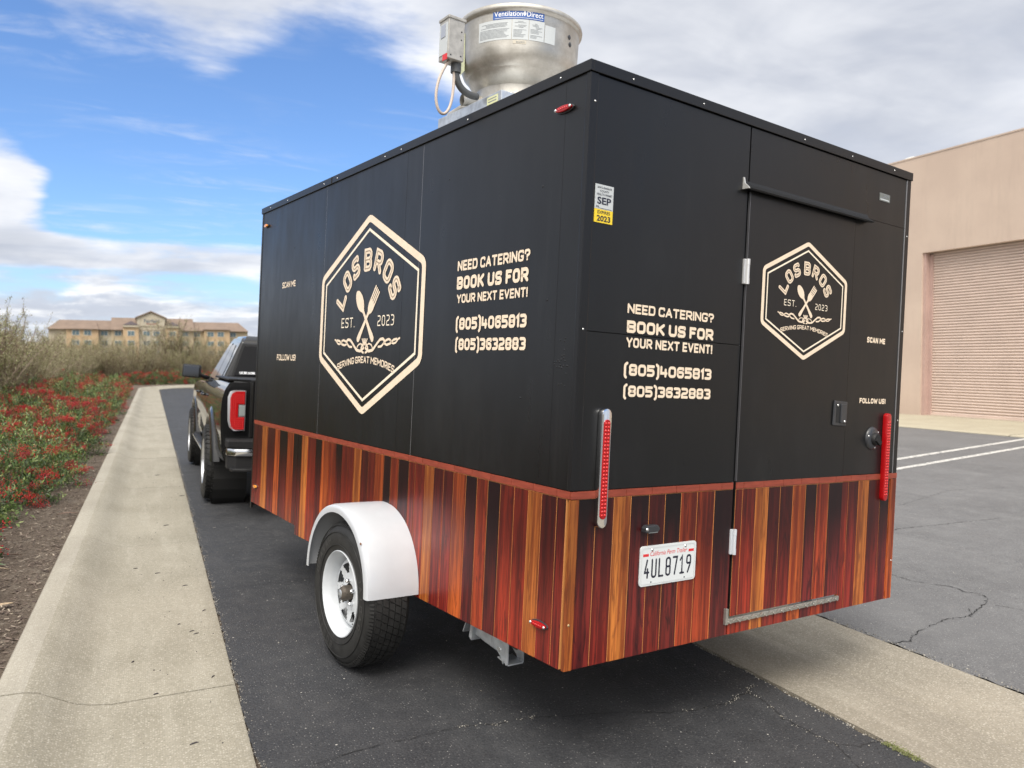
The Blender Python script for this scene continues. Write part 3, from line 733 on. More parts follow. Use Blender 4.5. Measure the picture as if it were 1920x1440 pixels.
# hinges
for z, mm in ((1.51, chrome), (.388, whitep)):
    hm = pmat('hinge_metal', (.62,.62,.62), .35, .5) if z > 1 else whitep
    h_ = MB().box(.862, .896, -.012, .0, z-.052, z+.052).build('hinge', hm, tr, bevel=.003)
    mb = MB()
    for dz in (-.04, .04): mb.lathe([(.0085, -.012), (.0085, .012)], lambda a, b, h, zz=z+dz: (.879+a, -.016+b, zz+h), 12)
    mb.lathe([(.0001, -.052), (.0075, -.052), (.0075, .052), (.0001, .052)], lambda a, b, h, zz=z: (.879+a, -.016+b, zz+h), 12)
    mb.build('hinge_pin', hm, h_, smooth=True)
    mb = MB()
    for dz in (-.035, .035): mb.dome((.889, -.012, z+dz), (0,-1,0), .004, .002)
    mb.build('hinge_screw', dgrey, h_)
# drip rail over the door
mb = MB(); mb.prism([(0, 1.848), (-.036, 1.840), (-.039, 1.846), (-.026, 1.854), (-.008, 1.868), (-.003, 1.882), (0, 1.882)], lambda u, v, w: (w, u-.001, v), .846, 1.758)
mb.build('drip_rail', pmat('rail_black', (.006,.006,.0065), .45, spec=.35), tr)
mb = MB(); mb.prism([(0, 1.846), (-.034, 1.845), (-.030, 1.852), (-.010, 1.870), (-.004, 1.895), (0, 1.895)], lambda u, v, w: (w, u-.001, v), .838, .8455)
mb.build('rail_end', pmat('mill_end', (.6,.6,.58), .4, .5), tr)
# threshold of tread plate
tread = pmat('tread_plate', (.45,.44,.40), .42, .8, fn=vary(.15, 40))
mb = MB(); mb.box(.853, 1.663, -.014, -.002, .047, .068); mb.box(.848, .864, -.017, -.0021, .045, .112); th = mb.build('door_threshold', tread, tr, bevel=.002)
mb = MB()
for i in range(27):
    cx_ = .872+i*.0295; s = 1 if i % 2 else -1
    mb.obox((cx_, -.0185, .058+.004*s), (.008, 0, .005*s), (.0012*-s, 0, .002), (0, .0012, 0))
mb.build('tread_ridge', pmat('tread_ridge', (.62,.61,.58), .3, .9), th)
# screws
def screw(p, n, r=.0055, m_=None): MB().dome(p, n, r*.78, .0022, 8).build('screw', m_ or screwm, tr, smooth='all')
for (x, z) in ((.195,2.13),(.574,2.131),(1.231,2.13),(1.964,2.133),(1.60,2.13)): screw((x, -.0095, z), (0,-1,0), .005)
for (x, z) in ((.022,2.012),(.016,1.209),(2.118,1.83),(2.12,1.35),(2.12,.9),(2.12,.191)): screw((x, -.0045 if z > .64 else -.007, z), (0,-1,0), .005)
for y_ in (.16,.80,1.42,1.60,2.22,2.42,3.05,3.40): screw((-.010, y_, 2.130), (-1,0,0), .005)
screw((.012, -.0065, .162), (0,-1,0), .0065, pmat('brass_screw', (.55,.42,.22), .35, .7))
rr_ = random.Random(5)
for i in range(26): MB().dome((-.001, .085+rr_.gauss(0, .022), 1.09+rr_.gauss(0, .035)), (-1,0,0), .004, .0012, 6).build('wrap_bubble', vinyl, tr, smooth='all')
for (a, b) in ((.19,1.32),(.25,1.75),(.95,1.9),(.33,.95),(2.9,1.8)): MB().dome((-.001, a, b), (-1,0,0), .005, .0015, 6).build('wrap_bubble', vinyl, tr, smooth='all')

# face mappings: u to the right as read, v up, w outwards
fL = lambda u, v, w: (-.0026-w, u*-1, v)          # side: u = -y
fR = lambda u, v, w: (u, -.0022-w, v)
fD = lambda u, v, w: (u, -.0075-w, v)
def stext(lines, fn, parent, name='lettering', m_=None, sw=.2, **kw):
    for (s, u0, u1, v, h) in lines:
        mb = MB(); stroke_text(s, (u0, v), u1-u0, h, fn, mb, sw, **kw); mb.build(name, m_ or cream, parent, fixn=False)
stext([('NEED CATERING?', -.838, -.307, 1.4785, .045), ('YOUR NEXT EVENT!', -.833, -.312, 1.338, .039)], fL, tr, sw=.22, gap=.10)
stext([('BOOK US FOR', -.838, -.312, 1.398, .056)], fL, tr, sw=.26)
stext([('(805)4065813', -.832, -.310, 1.222, .0525), ('(805)3632883', -.829, -.309, 1.134, .0505)], fL, tr, sw=.25, gap=.10)
stext([('NEED CATERING?', .226, .700, 1.2835, .0365), ('YOUR NEXT EVENT!', .227, .700, 1.158, .037)], fR, tr, sw=.22, gap=.10)
stext([('BOOK US FOR', .227, .702, 1.212, .0455)], fR, tr, sw=.26)
stext([('(805)4065813', .222, .702, 1.054, .044), ('(805)3632883', .224, .702, .976, .042)], fR, tr, sw=.25, gap=.10)
stext([('SCAN ME', -3.100, -2.850, 1.548, .040), ('FOLLOW US!', -3.146, -2.790, 1.067, .040)], fL, tr, sw=.20)
stext([('SCAN ME', 1.810, 1.971, 1.276, .0275), ('FOLLOW US!', 1.772, 2.001, .981, .0255)], fR, tr, sw=.26)
def emblem(fn, cu, cv, wd, ht, parent, scale=1.0):
    """hexagonal badge; coordinates below are those of the large one (half width .64, half height .53)"""
    sx, sy = wd/1.28, ht/1.07
    f2 = lambda u, v, w: fn(cu+u*sx, cv+v*sy, w)
    HX = [(0,.515),(.613,.228),(.613,-.235),(0,-.515),(-.613,-.235),(-.613,.228)]
    mb = MB(); ribbon(mb, [(a, b, .045) for a, b in HX], .0185, f2, True, 0, .045)
    e = mb.build('emblem', cream, parent, fixn=False)
    IN = [(0,.452),(.560,.190),(.560,-.205),(0,-.455),(-.560,-.205),(-.560,.190)]
    mb = MB(); ribbon(mb, [(a, b, .0) for a, b in IN], .0072, f2, True, 0, 0); mb.build('inner_outline', cream_lt, e, fixn=False)
    mb = MB(); il = MB(); word = 'LOS BROS'
    # arch of letters
    angs = {0: 62, 1: 41, 2: 20.5, 4: -4, 5: -23, 6: -44, 7: -65.5}
    angs = {0: 67, 1: 46, 2: 25.5, 4: 0.5, 5: -20.5, 6: -41.5, 7: -62}
    rx, ry, oy = .362, .322, -.030
    for i, ch in enumerate(word):
        if ch == ' ': continue
        a = R(angs[i]); u = -rx*math.sin(a); v = oy+ry*math.cos(a)
        arc_glyph(mb, ch, u, v, a*.93, .098, .124, .031, f2, 0, .20, il)
    # notch on the L
    mb.build('arch_lettering', cream, e, fixn=False); il.build('lettering_inline', cream_dk, e, fixn=False)
    for s, u0, u1, v, h in (('EST.', -.318, -.142, -.065, .055), ('2023', .143, .330, -.065, .055)):
        mb = MB(); stroke_text(s, (u0, v), u1-u0, h, f2, mb, .115, gap=.28); mb.build('year_lettering', cream_lt, e, fixn=False)
    # spoon and fork
    mb = MB()
    def taper(pts, ws, w0):
        n = len(pts); vs = []
        for i, p in enumerate(pts):
            a, b = Vector(pts[max(0, i-1)]), Vector(pts[min(n-1, i+1)]); t = (b-a).normalized(); nr = Vector((-t.y, t.x))
            for s in (-1, 1): q = Vector(p)+nr*ws[i]*s; vs.append(f2(q.x, q.y, w0))
        mb.add(vs, [(2*i, 2*i+1, 2*i+3, 2*i+2) for i in range(n-1)])
    def alongline(a, b, prof, w0):
        a, b = Vector(a), Vector(b)
        taper([tuple(a+(b-a)*t) for t, _ in prof], [w for _, w in prof], w0)
    alongline((-.128, .128), (.098, -.142), [(0,.003),(.02,.016),(.06,.028),(.12,.036),(.19,.040),(.27,.038),(.34,.028),(.39,.014),(.43,.010),(.50,.010),(.75,.013),(.9,.018),(.97,.017),(1,.007)], 0)
    alongline((.122, .118), (-.098, -.142), [(.20,.031),(.30,.033),(.37,.026),(.42,.012),(.46,.010),(.50,.010),(.75,.013),(.9,.018),(.97,.017),(1,.007)], .00025)
    a, b = Vector((.122, .118)), Vector((-.098, -.142)); d = (b-a).normalized(); nr = Vector((-d.y, d.x))
    for k in (-1.5, -.5, .5, 1.5):
        p0 = a+nr*k*.0175-d*.012; p1_ = a+(b-a)*.22+nr*k*.0175
        ribbon(mb, [tuple(p0), tuple(p1_)], .0058, f2, False, .0005)
    mb.build('spoon_and_fork', cream, e, fixn=False)
    # scroll ornament
    mb = MB()
    for s in (-1, 1):
        def sp(pts, w): ribbon(mb, [(u*s, -.130+(v+.137)*.76) for u, v in pts], w, f2, False, .0001*(2+s)+.0003*len(pts) % .0007, .03)
        sp([(.025,-.175),(.045,-.205),(.035,-.225),(.012,-.232)], .006)
        sp([(.016,-.188),(.05,-.168),(.085,-.178),(.10,-.205),(.085,-.215)], .004)
        sp([(.012,-.200),(.05,-.222),(.10,-.215),(.15,-.170),(.185,-.142),(.22,-.138),(.235,-.152)], .0075)
        sp([(.165,-.192),(.20,-.190),(.25,-.150),(.285,-.140),(.305,-.152)], .006)
        sp([(.225,-.165),(.26,-.180),(.30,-.172),(.335,-.146),(.37,-.142)], .006)
        sp([(.30,-.155),(.33,-.172),(.36,-.166),(.385,-.142),(.40,-.137)], .005)
    for u, tilt in ((-.028, -.3), (-.013, -.12), (0, 0), (.013, .12), (.028, .3)):
        ribbon(mb, [(u*.4, -.160), (u+tilt*.01, -.130)], .0042, f2, False, .0013)
    mb.build('scroll_ornament', cream, e, fixn=False)
    # motto on a shallow arch
    mb = MB(); s = 'SERVING GREAT MEMORIES'; half = .352; hgt = .037
    items, tot = text_layout(s, hgt, .195*hgt, .10, 1, .34)
    fixed = .195*hgt*len(items)+.10*hgt*(len(items)-1)+.34*hgt*2; wide = (2*half-fixed)/(tot-fixed)
    items, tot = text_layout(s, hgt, .195*hgt, .10, wide, .34)
    Rm_ = 1.35
    def fa(u, v, w):
        a = u/Rm_; r = Rm_+v; return f2(r*math.sin(a), -.258-Rm_+r*math.cos(a), w)
    mb2 = MB()
    for ch, x, w in items:
        sw_ = .195*hgt
        for j, (pts, cl) in enumerate(GL[ch][1]):
            q = [(-half+x+p[0]*w, sw_/2+p[1]*(hgt-sw_))+((p[2],) if len(p) > 2 else ()) for p in pts]
            ribbon(mb2, q, sw_/2, fa, bool(cl), .00012*j, .2*hgt)
    mb2.build('motto_lettering', cream, e, fixn=False)
emblem(fL, -1.760, 1.324, 1.287, 1.073, tr)
emblem(fD, 1.2995, 1.4275, .632, .528, tr)
# health permit sticker
st = MB().box(.043, .129, -.0035, .0, 1.640, 1.727).build('permit_sticker', paper, tr)
MB().box(.043, .129, -.0034, .0, 1.592, 1.6395).build('sticker_base', yellowp, st)
def ft(s, u0, u1, v, h, fn, m_, parent, name='lettering', w=0, **kw):
    return font_text(s, u1-u0, h, lambda a, b, w_: fn(u0+a, v+b, w_), name, m_, parent, w=w, **kw)
fS = lambda u, v, w: (u, -.0040-w, v)
ft('SANTA BARBARA', .052, .121, 1.7125, .0075, fS, ink, st, offset=.01); ft('COUNTY', .064, .108, 1.700, .008, fS, ink, st, offset=.01); ft('HEALTH PERMIT', .050, .123, 1.688, .008, fS, ink, st, offset=.01)
ft('SEP', .053, .119, 1.657, .026, fS, ink, st, offset=.03); ft('PR.', .049, .066, 1.643, .008, fS, ink, st, offset=.01); MB().box(.068, .123, -.0041, -.0036, 1.6425, 1.6437).build('rule_line', ink, st)
ft('EXPIRES', .056, .116, 1.6235, .0115, fS, ink, st, offset=.015); ft('2023', .054, .119, 1.597, .021, fS, ink, st, offset=.03)
# small sticker top right
s2 = MB().box(1.856, 1.946, -.0035, .0, 1.970, 2.008).build('small_sticker', pmat('faded_sticker', (.16,.17,.16), .5), tr)
MB().box(1.862, 1.938, -.0040, -.0034, 1.975, 1.981).build('sticker_stripe', paper, s2)
mb = MB(); rq = random.Random(2)
for i in range(22): a = 1.862+rq.random()*.07; b = 1.984+rq.random()*.018; mb.box(a, a+.006, -.0040, -.0034, b, b+.003)
mb.build('sticker_print', inkg, s2)
# licence plate
px0, px1, pz0, pz1 = .347, .655, .259, .412
poly = []
for (cx_, cz_, a0) in ((px1-.014, pz1-.014, 0), (px0+.014, pz1-.014, 90), (px0+.014, pz0+.014, 180), (px1-.014, pz0+.014, 270)):
    for k in range(5): a = R(a0+k*22.5); poly.append((cx_+.014*math.cos(a), cz_+.014*math.sin(a)))
pl = MB().prism(poly, lambda u, v, w: (u, w, v), -.0085, -.0038).build('licence_plate', plate_w, tr)
mb = MB(); ribbon(mb, [(px0+.008, pz0+.008, .01), (px1-.008, pz0+.008, .01), (px1-.008, pz1-.008, .01), (px0+.008, pz1-.008, .01)], .0016, lambda u, v, w: (u, -.0097-w, v), True); mb.build('plate_rim', pmat('plate_emboss', (.62,.64,.64), .3), pl)
fP = lambda u, v, w: (u, -.0088-w, v)
PG = {'4': ([[(.72,1),(.0,.28,0),(1,.28)],[(.70,.45),(.70,0)]],), }
def plate_char(ch, u0, w, v, h, mb, sw=.0080):
    G = {'4': [([(.55,1),(.0,.30,0),(.98,.30)],0), ([(.68,.50),(.68,.0)],0)], 'U': GL['U'][1], 'L': GL['L'][1], '8': GL['8'][1], '7': [([(0,1),(1,1,0),(.42,0)],0)],
         '1': [([(.05,.78),(.55,1,0),(.55,0)],0), ([(.1,0),(1,0)],0)], '9': [([(.95,.56,.02),(.0,.50),(0,1),(1,1),(1,.55),(.3,0,0)],0)]}[ch]
    for j, (pts, cl) in enumerate(G):
        q = [(u0+sw/2+p[0]*(w-sw), v+sw/2+p[1]*(h-sw))+((p[2],) if len(p) > 2 else ()) for p in pts]
        ribbon(mb, q, sw/2, fP, bool(cl), .00015*j, .014)
mb = MB()
for i, ch in enumerate('4UL8719'): plate_char(ch, px0+.022+i*.0385, .029, pz0+.028, .074, mb)
mb.build('plate_number', ink, pl, fixn=False)
ft('California Perm Trailer', px0+.052, px1-.052, pz1-.040, .018, fP, redink, pl, shear=.35, offset=.004)
for a in (px0+.014, px1-.044): MB().box(a, a+.030, -.0090, -.0084, pz1-.040, pz1-.030).build('red_bar', redink, pl)
for a in (px0+.062, px1-.062): MB().dome((a, -.0085, pz1-.016), (0,-1,0), .006, .003).build('plate_screw', screwm, pl, smooth='all')
for a in (px0+.062, px1-.062): MB().dome((a, -.0084, pz0+.013), (0,-1,0), .0035, .0006).build('plate_hole', ink, pl)
# plate lamp
lp = MB(); lp.prism([(-.038,-.012),(.030,-.012),(.038,0),(.026,.014),(-.026,.014),(-.038,.004)], lambda u, v, w: (.386+u, w, .480+v), -.030, -.0035)
lpo = lp.build('plate_lamp', dgrey, tr, bevel=.003)
MB().box(.366, .414, -.028, -.006, .465, .4705).build('lamp_lens', clearlens, lpo, bevel=.001); MB().dome((.356, -.030, .480), (0,-1,0), .007, .003).build('lamp_screw', screwm, lpo, smooth='all')
# long stop lamps
def stadium(cx_, z0, z1, hw, n=8):
    p = [(cx_+hw*math.cos(R(a)), z1-hw+hw*math.sin(R(a))) for a in [180*i/n for i in range(n+1)]]
    p += [(cx_+hw*math.cos(R(a)), z0+hw+hw*math.sin(R(a))) for a in [180+180*i/n for i in range(n+1)]]
    return p
tl = MB().prism(stadium(.130, .500, .932, .0235), lambda u, v, w: (u, w, v), -.026, -.001).build('stop_lamp', chrome, tr, label='left red stop lamp in a chrome housing', bevel=.006, smooth=True)
MB().prism(stadium(.130, .533, .893, .0150), lambda u, v, w: (u, w, v), -.0305, -.024).build('lamp_lens', redlens, tl, bevel=.003)
mb = MB()
for i in range(26):
    for s in (-1, 1): mb.dome((.130+s*.0068, -.0305, .548+i*.0132), (0,-1,0), .0055, .0028, 6)
mb.build('lens_bead', redlens_hi, tl, smooth='all')
tl2 = MB().prism(stadium(2.006, .500, .936, .0205), lambda u, v, w: (u, w, v), -.026, -.001).build('stop_lamp', redlens, tr, label='right all-red stop lamp', bevel=.006, smooth=True)
mb = MB()
for i in range(27):
    for s in (-1, 1): mb.dome((2.006+s*.0078, -.026, .532+i*.0138), (0,-1,0), .0056, .003, 6)
mb.build('lens_bead', redlens_hi, tl2, smooth='all')
# marker lamps on the side
def marker(y_, z_, L_, mat_, lab, tilt=0):
    o = MB(); n = 10; poly = [(L_/2*math.cos(2*math.pi*i/20)*1.0, .011*math.sin(2*math.pi*i/20)) for i in range(20)]
    o.prism([(a*1.04, b*1.35) for a, b in poly], lambda u, v, w: (w, y_+u, z_+v), -.008, -.001); r_ = o.build('marker_lamp', dgrey, tr, label=lab, bevel=.002)
    MB().prism([(a*.92, b) for a, b in poly], lambda u, v, w: (w, y_+u, z_+v), -.019, -.007).build('lamp_lens', mat_, r_, bevel=.004, smooth=True)
    mb = MB()
    for k in range(5): mb.dome((-.019, y_+(k-2)*L_*.11, z_), (-1,0,0), .004, .002, 6)
    if mat_ is redlens:
        mb.build('lens_bead', redlens_hi, r_, smooth='all')
        mb = MB()
        for s in (-1, 1): mb.dome((-.0185, y_+s*L_*.41, z_), (-1,0,0), .006, .004, 8)
        mb.build('lamp_screw', screwm, r_, smooth='all')
marker(.130, 2.010, .100, redlens, 'red marker lamp high by the rear corner'); marker(.137, .129, .098, redlens, 'red marker lamp low by the rear corner')
marker(3.468, 2.014, .065, amberlens, 'amber marker lamp high at the front'); marker(3.462, .167, .065, amberlens, 'amber marker lamp low at the front')
# flush door handle
hb = MB().prism([(1.545,.875),(1.650,.870),(1.655,.985),(1.550,.990)], lambda u, v, w: (u, w, v), -.014, -.006).build('door_handle', dgrey, door, bevel=.004)
hb = MB(); hb.box(1.566, 1.590, -.0155, -.0132, .888, .972)
hb.build('handle_recess', under, door)
MB().box(1.594, 1.640, -.022, -.012, .885, .975).build('handle_paddle', dgrey, door, bevel=.003)
for a, b in ((1.575,.968),(1.625,.893)): MB().dome((a, -.0225 if a > 1.6 else -.016, b), (0,-1,0), .006, .003).build('handle_screw', screwm, door, smooth='all')
# round power inlet
ic = (1.896, .811)
inl = MB().lathe([(.0001,-.016),(.040,-.016),(.050,-.012),(.056,-.006),(.057,-.001)], lambda a, b, h: (ic[0]+a, h, ic[1]+b), 28).build('power_inlet', dgrey, tr, smooth=True)
MB().lathe([(.0001,-.032),(.026,-.032),(.030,-.028),(.032,-.014)], lambda a, b, h: (ic[0]+a+.004, h, ic[1]+b-.004), 24).build('inlet_cap', blackplas, inl, smooth=True)
MB().obox((ic[0]+.002, -.036, ic[1]-.012), (.018, 0, -.012), (.006, 0, .009), (0, .005, 0)).build('cap_tab', blackplas, inl)
for a in (40, 165, 285): MB().dome((ic[0]+.046*math.cos(R(a)), -.0125, ic[1]+.046*math.sin(R(a))), (0,-1,0), .005, .003).build('inlet_screw', screwm, inl, smooth='all')

# wheels, fenders, underbody
WC = (1.39, -.045); WR = .345
def trailer_wheel(side):
    sx = -1 if side == 'L' else 1; x_out = -.250 if sx < 0 else TW+.250
    X = (lambda h: x_out+h) if sx < 0 else (lambda h: x_out-h)      # h inward from the outer sidewall
    fn = lambda a, b, h: (X(h), WC[0]+a, WC[1]+b)
    w = bpy.data.objects.new('wheel', None); col.objects.link(w); w.parent = tr
    prof = [(.196,.030),(.200,.012),(.215,.004),(.245,-.002),(.285,-.001),(.300,.003),(.318,.014),(.326,.022),(.3335,.034),(.3365,.050),(.3385,.080),(.3385,.145),(.3365,.175),(.3335,.191),(.318,.211),(.285,.226),(.245,.227),(.200,.215),(.19,.19)]
    MB().lathe(prof, fn, 72).build('tyre', rubber, w, smooth=True)
    mb = MB(); NB = 60
    for r in range(5):
        h0 = .037+r*.0310; h1 = h0+.0262
        for k in range(NB):
            a0 = 2*math.pi*(k+(.5 if r % 2 else 0))/NB; a1 = a0+2*math.pi/NB*.86; sk = .35*2*math.pi/NB
            r1 = WR-(.004 if r in (0, 4) else 0); r0 = .330
            vs = []
            for rr, in ((r0,), (r1,)):
                for (a, h) in ((a0, h0), (a1, h0), (a1+sk, h1), (a0+sk, h1)): vs.append(fn(rr*math.cos(a), rr*math.sin(a), h))
            mb.add(vs, [(4,5,6,7),(0,1,5,4),(1,2,6,5),(2,3,7,6),(3,0,4,7)])
    for k in range(120):   # shoulder ribs
        a0 = 2*math.pi*k/120; a1 = a0+2*math.pi/120*.55; vs = []
        for (rr, h) in ((.3385,.030),(.322,.013)):
            for a in (a0, a1): vs.append(fn(rr*math.cos(a), rr*math.sin(a), h))
        for (rr, h) in ((.3405,.026),(.323,.009)):
            for a in (a0, a1): vs.append(fn(rr*math.cos(a), rr*math.sin(a), h))
        mb.add(vs, [(4,5,7,6),(0,1,5,4),(2,3,7,6),(0,2,6,4),(1,3,7,5)])
    t_ = mb.build('tread', rubber, w); t_['kind'] = 'stuff'
    mb = MB()   # raised sidewall rings
    for rr in (.232, .292): mb.lathe([(rr-.002, -.001), (rr-.001, -.0035), (rr+.001, -.0035), (rr+.002, -.001)], fn, 72)
    mb.build('sidewall_ring', rubber, w)
    mb = MB()
    for q, (word, a0_) in enumerate((('HAVASU', 62), ('RADIAL', 200), ('ST205', 320))):
        for k, ch in enumerate(word):
            if ch not in GL: continue
            a = R(a0_-k*9.5)
            for j, (pts, cl) in enumerate(GL[ch][1]):
                pq = [((p[0]-.5)*.022, (p[1]-.5)*.026) for p in pts]
                ribbon(mb, pq, .0032, lambda u, v, w_, a=a: fn((.262+v)*math.cos(a)-u*-math.sin(a), (.262+v)*math.sin(a)-u*math.cos(a), -.0035-w_), bool(cl), .0001*j, .004)
    mb.build('sidewall_lettering', pmat('worn_rubber', (.045,.044,.042), .6), w, fixn=False)
    # rim barrel and 8-window disc
    rim = MB().lathe([(.1905,.200),(.1905,.045),(.196,.022),(.2035,.010),(.2045,.004),(.2015,.001),(.197,.004),(.192,.016),(.183,.026),(.176,.042),(.173,.075),(.170,.086)], fn, 64).build('rim', whitew, w, smooth=True)
    NS = 96
    rings = [(.170,.085),(.160,.066),(.150,.058),(.140,.056),(.124,.058),(.108,.061),(.094,.063),(.084,.060),(.074,.058),(.060,.058),(.044,.058)]
    def skip(i, q):
        k = (i % (NS//8))
        if q in (3,): return 2 <= k < 10
        if q in (4,): return 3 <= k < 9
        if q in (5,): return 4 <= k < 8
        return False
    d = MB().lathe(rings, fn, NS, skip=skip); d.build('wheel_disc', whitew, w, smooth=True)
    MB().lathe([(.168,.112),(.03,.112)], fn, 32).build('wheel_backing', under, w)
    MB().lathe([(.0001,.0065),(.014,.0065),(.024,.010),(.034,.022),(.036,.030),(.0365,.080)], fn, 28).build('hub', grime, w, smooth=True)
    MB().lathe([(.0001,.004),(.011,.005),(.020,.0085),(.027,.016)], fn, 20).build('hub_cap', galv, w, smooth=True)
    for k in range(5):
        a = R(72*k+15); c = (X(0), WC[0]+.057*math.cos(a), WC[1]+.057*math.sin(a))
        mb = MB(); mb.lathe([(.0001,.034),(.006,.035),(.010,.042),(.0105,.062)], lambda p, q, h, c=c: (X(h), c[1]+p, c[2]+q), 6); mb.build('lug_nut', chrome, w)
    a = R(250); mb = MB(); mb.tube([(X(.075), WC[0]+.145*math.cos(a), WC[1]+.145*math.sin(a)), (X(.055), WC[0]+.150*math.cos(a), WC[1]+.150*math.sin(a))], .004, 6); mb.build('valve', rubber, w)
    return w
trailer_wheel('L'); trailer_wheel('R')
def fender(side):
    s = -1 if side == 'L' else 1; xo = -.262 if s < 0 else TW+.262; xi = -.0045 if s < 0 else TW+.0045
    FC = (1.425, .008); FR = .375
    prof = []   # cross section (depth from outside 0..1 -> x, radius)
    e = .020
    dpt = [(0, FR-.040), (.0, FR-e), (.002, FR-e*.6), (.007, FR-e*.25), (.016, FR-.003), (.026, FR), (.12, FR+.001), (.2575, FR)]
    inn = [(.2575, FR-.004), (.026, FR-.004), (.012, FR-.008), (.004, FR-.018), (.003, FR-.040)]
    mb = MB(); N_ = 48; pr = dpt+inn; k = len(pr)
    for i in range(N_+1):
        a = math.pi*i/N_; fl = 1
        for d_, r_ in pr:
            c_, s_ = math.cos(a), math.sin(a)
            # slightly flattened crown
            rr = r_*(1-.018*max(0, s_-.8)/.2)
            mb.v.append((xo+d_ if s < 0 else xo-d_, FC[0]+rr*c_*(1.0), FC[1]+rr*s_))
    for i in range(N_):
        for q in range(k): mb.f.append([i*k+q, (i+1)*k+q, (i+1)*k+(q+1) % k, i*k+(q+1) % k]); mb.mi.append(0)
    mb.f += [list(range(k)), list(range(N_*k, N_*k+k))]; mb.mi += [0, 0]
    f_ = mb.build('fender', whitep, tr, smooth=True)
    mb = MB(); pts = [(FC[0]+(FR-.006)*math.cos(math.pi*i/24), FC[1]+(FR-.006)*math.sin(math.pi*i/24)) for i in range(25)]
    mb.prism(pts, lambda u, v, w: (w, u, v), -.0072 if s < 0 else TW+.004, -.0038 if s < 0 else TW+.007); mb.build('wheel_well', under, tr)
    if s < 0:
        MB().dome((xo-.001, 1.14, .245), (-1,-.3,.2), .006, .001, 8).build('rust_chip', rust, f_)
fender('L'); fender('R')
# axle, springs, frame, jacks
mb = MB(); mb.tube([(-.03, WC[0], WC[1]), (TW+.03, WC[0], WC[1])], .035, 12); mb.build('axle', grime, tr, smooth=True)
for s in (0, 1):
    X0 = .06 if s == 0 else TW-.12
    mb = MB()
    for k in range(4): mb.box(X0, X0+.055, WC[0]-.32+k*.06, WC[0]+.32-k*.06, .030-k*.012, .040-k*.012)
    mb.build('leaf_spring', rust, tr)
    mb = MB(); mb.box(X0+.01, X0+.045, WC[0]-.36, WC[0]-.31, -.01, .14); mb.build('spring_hanger', rust, tr)
    mb = MB(); mb.tube([(X0-.03, WC[0]-.335, .0), (X0+.07, WC[0]-.335, .0)], .022, 10); mb.build('spring_bolt', galv, tr)
    MB().box(X0, X0+.06, .05, TL+.02, .06, .13).build('frame_rail', under, tr)
for yy in (.1, .8, 2.0, 2.9, 3.5): MB().box(.06, TW-.06, yy-.03, yy+.03, .07, .129).build('cross_member', under, tr)
for s in (0, 1):       # folded corner jack
    x0 = .045 if s == 0 else TW-.135; jx = lambda a: x0+a*.8
    mb = MB()    # tilted channel
    a = Vector((0, .39, -.095)); b = Vector((0, .80, -.085))
    def bar(y0, y1, z0, z1, w0, w1, t=.004):
        for xx in (w0, w1-t): mb.add([(jx(xx+dx_), y_, z_) for dx_ in (0, t) for (y_, z_) in ((y0, z0-.026), (y1, z1-.022), (y1, z1+.022), (y0, z0+.026))], [(0,1,2,3),(7,6,5,4),(0,4,5,1),(1,5,6,2),(2,6,7,3),(3,7,4,0)])
        mb.add([(jx(xx), y_, z_) for xx in (w0, w1) for (y_, z_) in ((y0, z0-.026), (y1, z1-.022), (y1, z1-.018), (y0, z0-.022))], [(0,1,2,3),(7,6,5,4),(0,4,5,1),(1,5,6,2),(2,6,7,3),(3,7,4,0)])
    bar(.49, .66, -.060, -.046, .012, .083)
    j = mb.build('corner_jack', galv, tr)
    mb = MB(); P5 = [(.395,-.010),(.395,-.116),(.408,-.120),(.420,-.104),(.428,-.122),(.442,-.098),(.470,-.080),(.515,-.068),(.520,-.010)]
    mb.prism(P5, lambda u, v, w: (jx(w), u, v), .0, .005); mb.prism(P5, lambda u, v, w: (jx(w), u, v), .095, .100)
    mb.add([(jx(x_), y_, z_) for x_ in (.004, .096) for (y_, z_) in ((.395,-.120),(.47,-.108),(.47,-.104),(.395,-.115))], [(0,1,2,3),(7,6,5,4),(0,4,5,1),(1,5,6,2),(2,6,7,3),(3,7,4,0)])
    mb.build('jack_head', galv, j)
    mb = MB(); mb.prism([(.64,.000),(.66,.010),(.675,-.082),(.655,-.092)], lambda u, v, w: (jx(w), u, v), -.008, .100); mb.prism([(.685,.0),(.69,.0),(.725,-.072),(.72,-.075)], lambda u, v, w: (jx(w), u, v), -.01, .09); mb.build('jack_foot', galv, j)
    mb = MB(); mb.tube([(jx(.05), .39, -.05), (jx(.05), .72, -.02)], .009, 8); mb.build('jack_screw', grime, j)
    mb = MB()
    for (u, v) in ((.455,-.070),): mb.lathe([(.0001,-.004),(.010,-.004),(.010,0)], lambda p, q, h: (jx(h), u+p, v+q), 10)
    mb.build('jack_bolt', screwm, j)
# tongue and coupler
mb = MB()
for s in (-1, 1): mb.tube([(TW/2+s*.55, TL-.3, .09), (TW/2+s*.03, TL+1.12, .09)], .035, 4)
mb.build('tongue', under, tr); MB().box(TW/2-.05, TW/2+.05, TL+1.05, TL+1.28, .06, .13).build('coupler', galv, tr, bevel=.01)
mb = MB(); mb.tube([(TW/2, TL+.9, -.22), (TW/2, TL+.9, .45)], .03, 10); mb.build('tongue_jack', galv, tr)

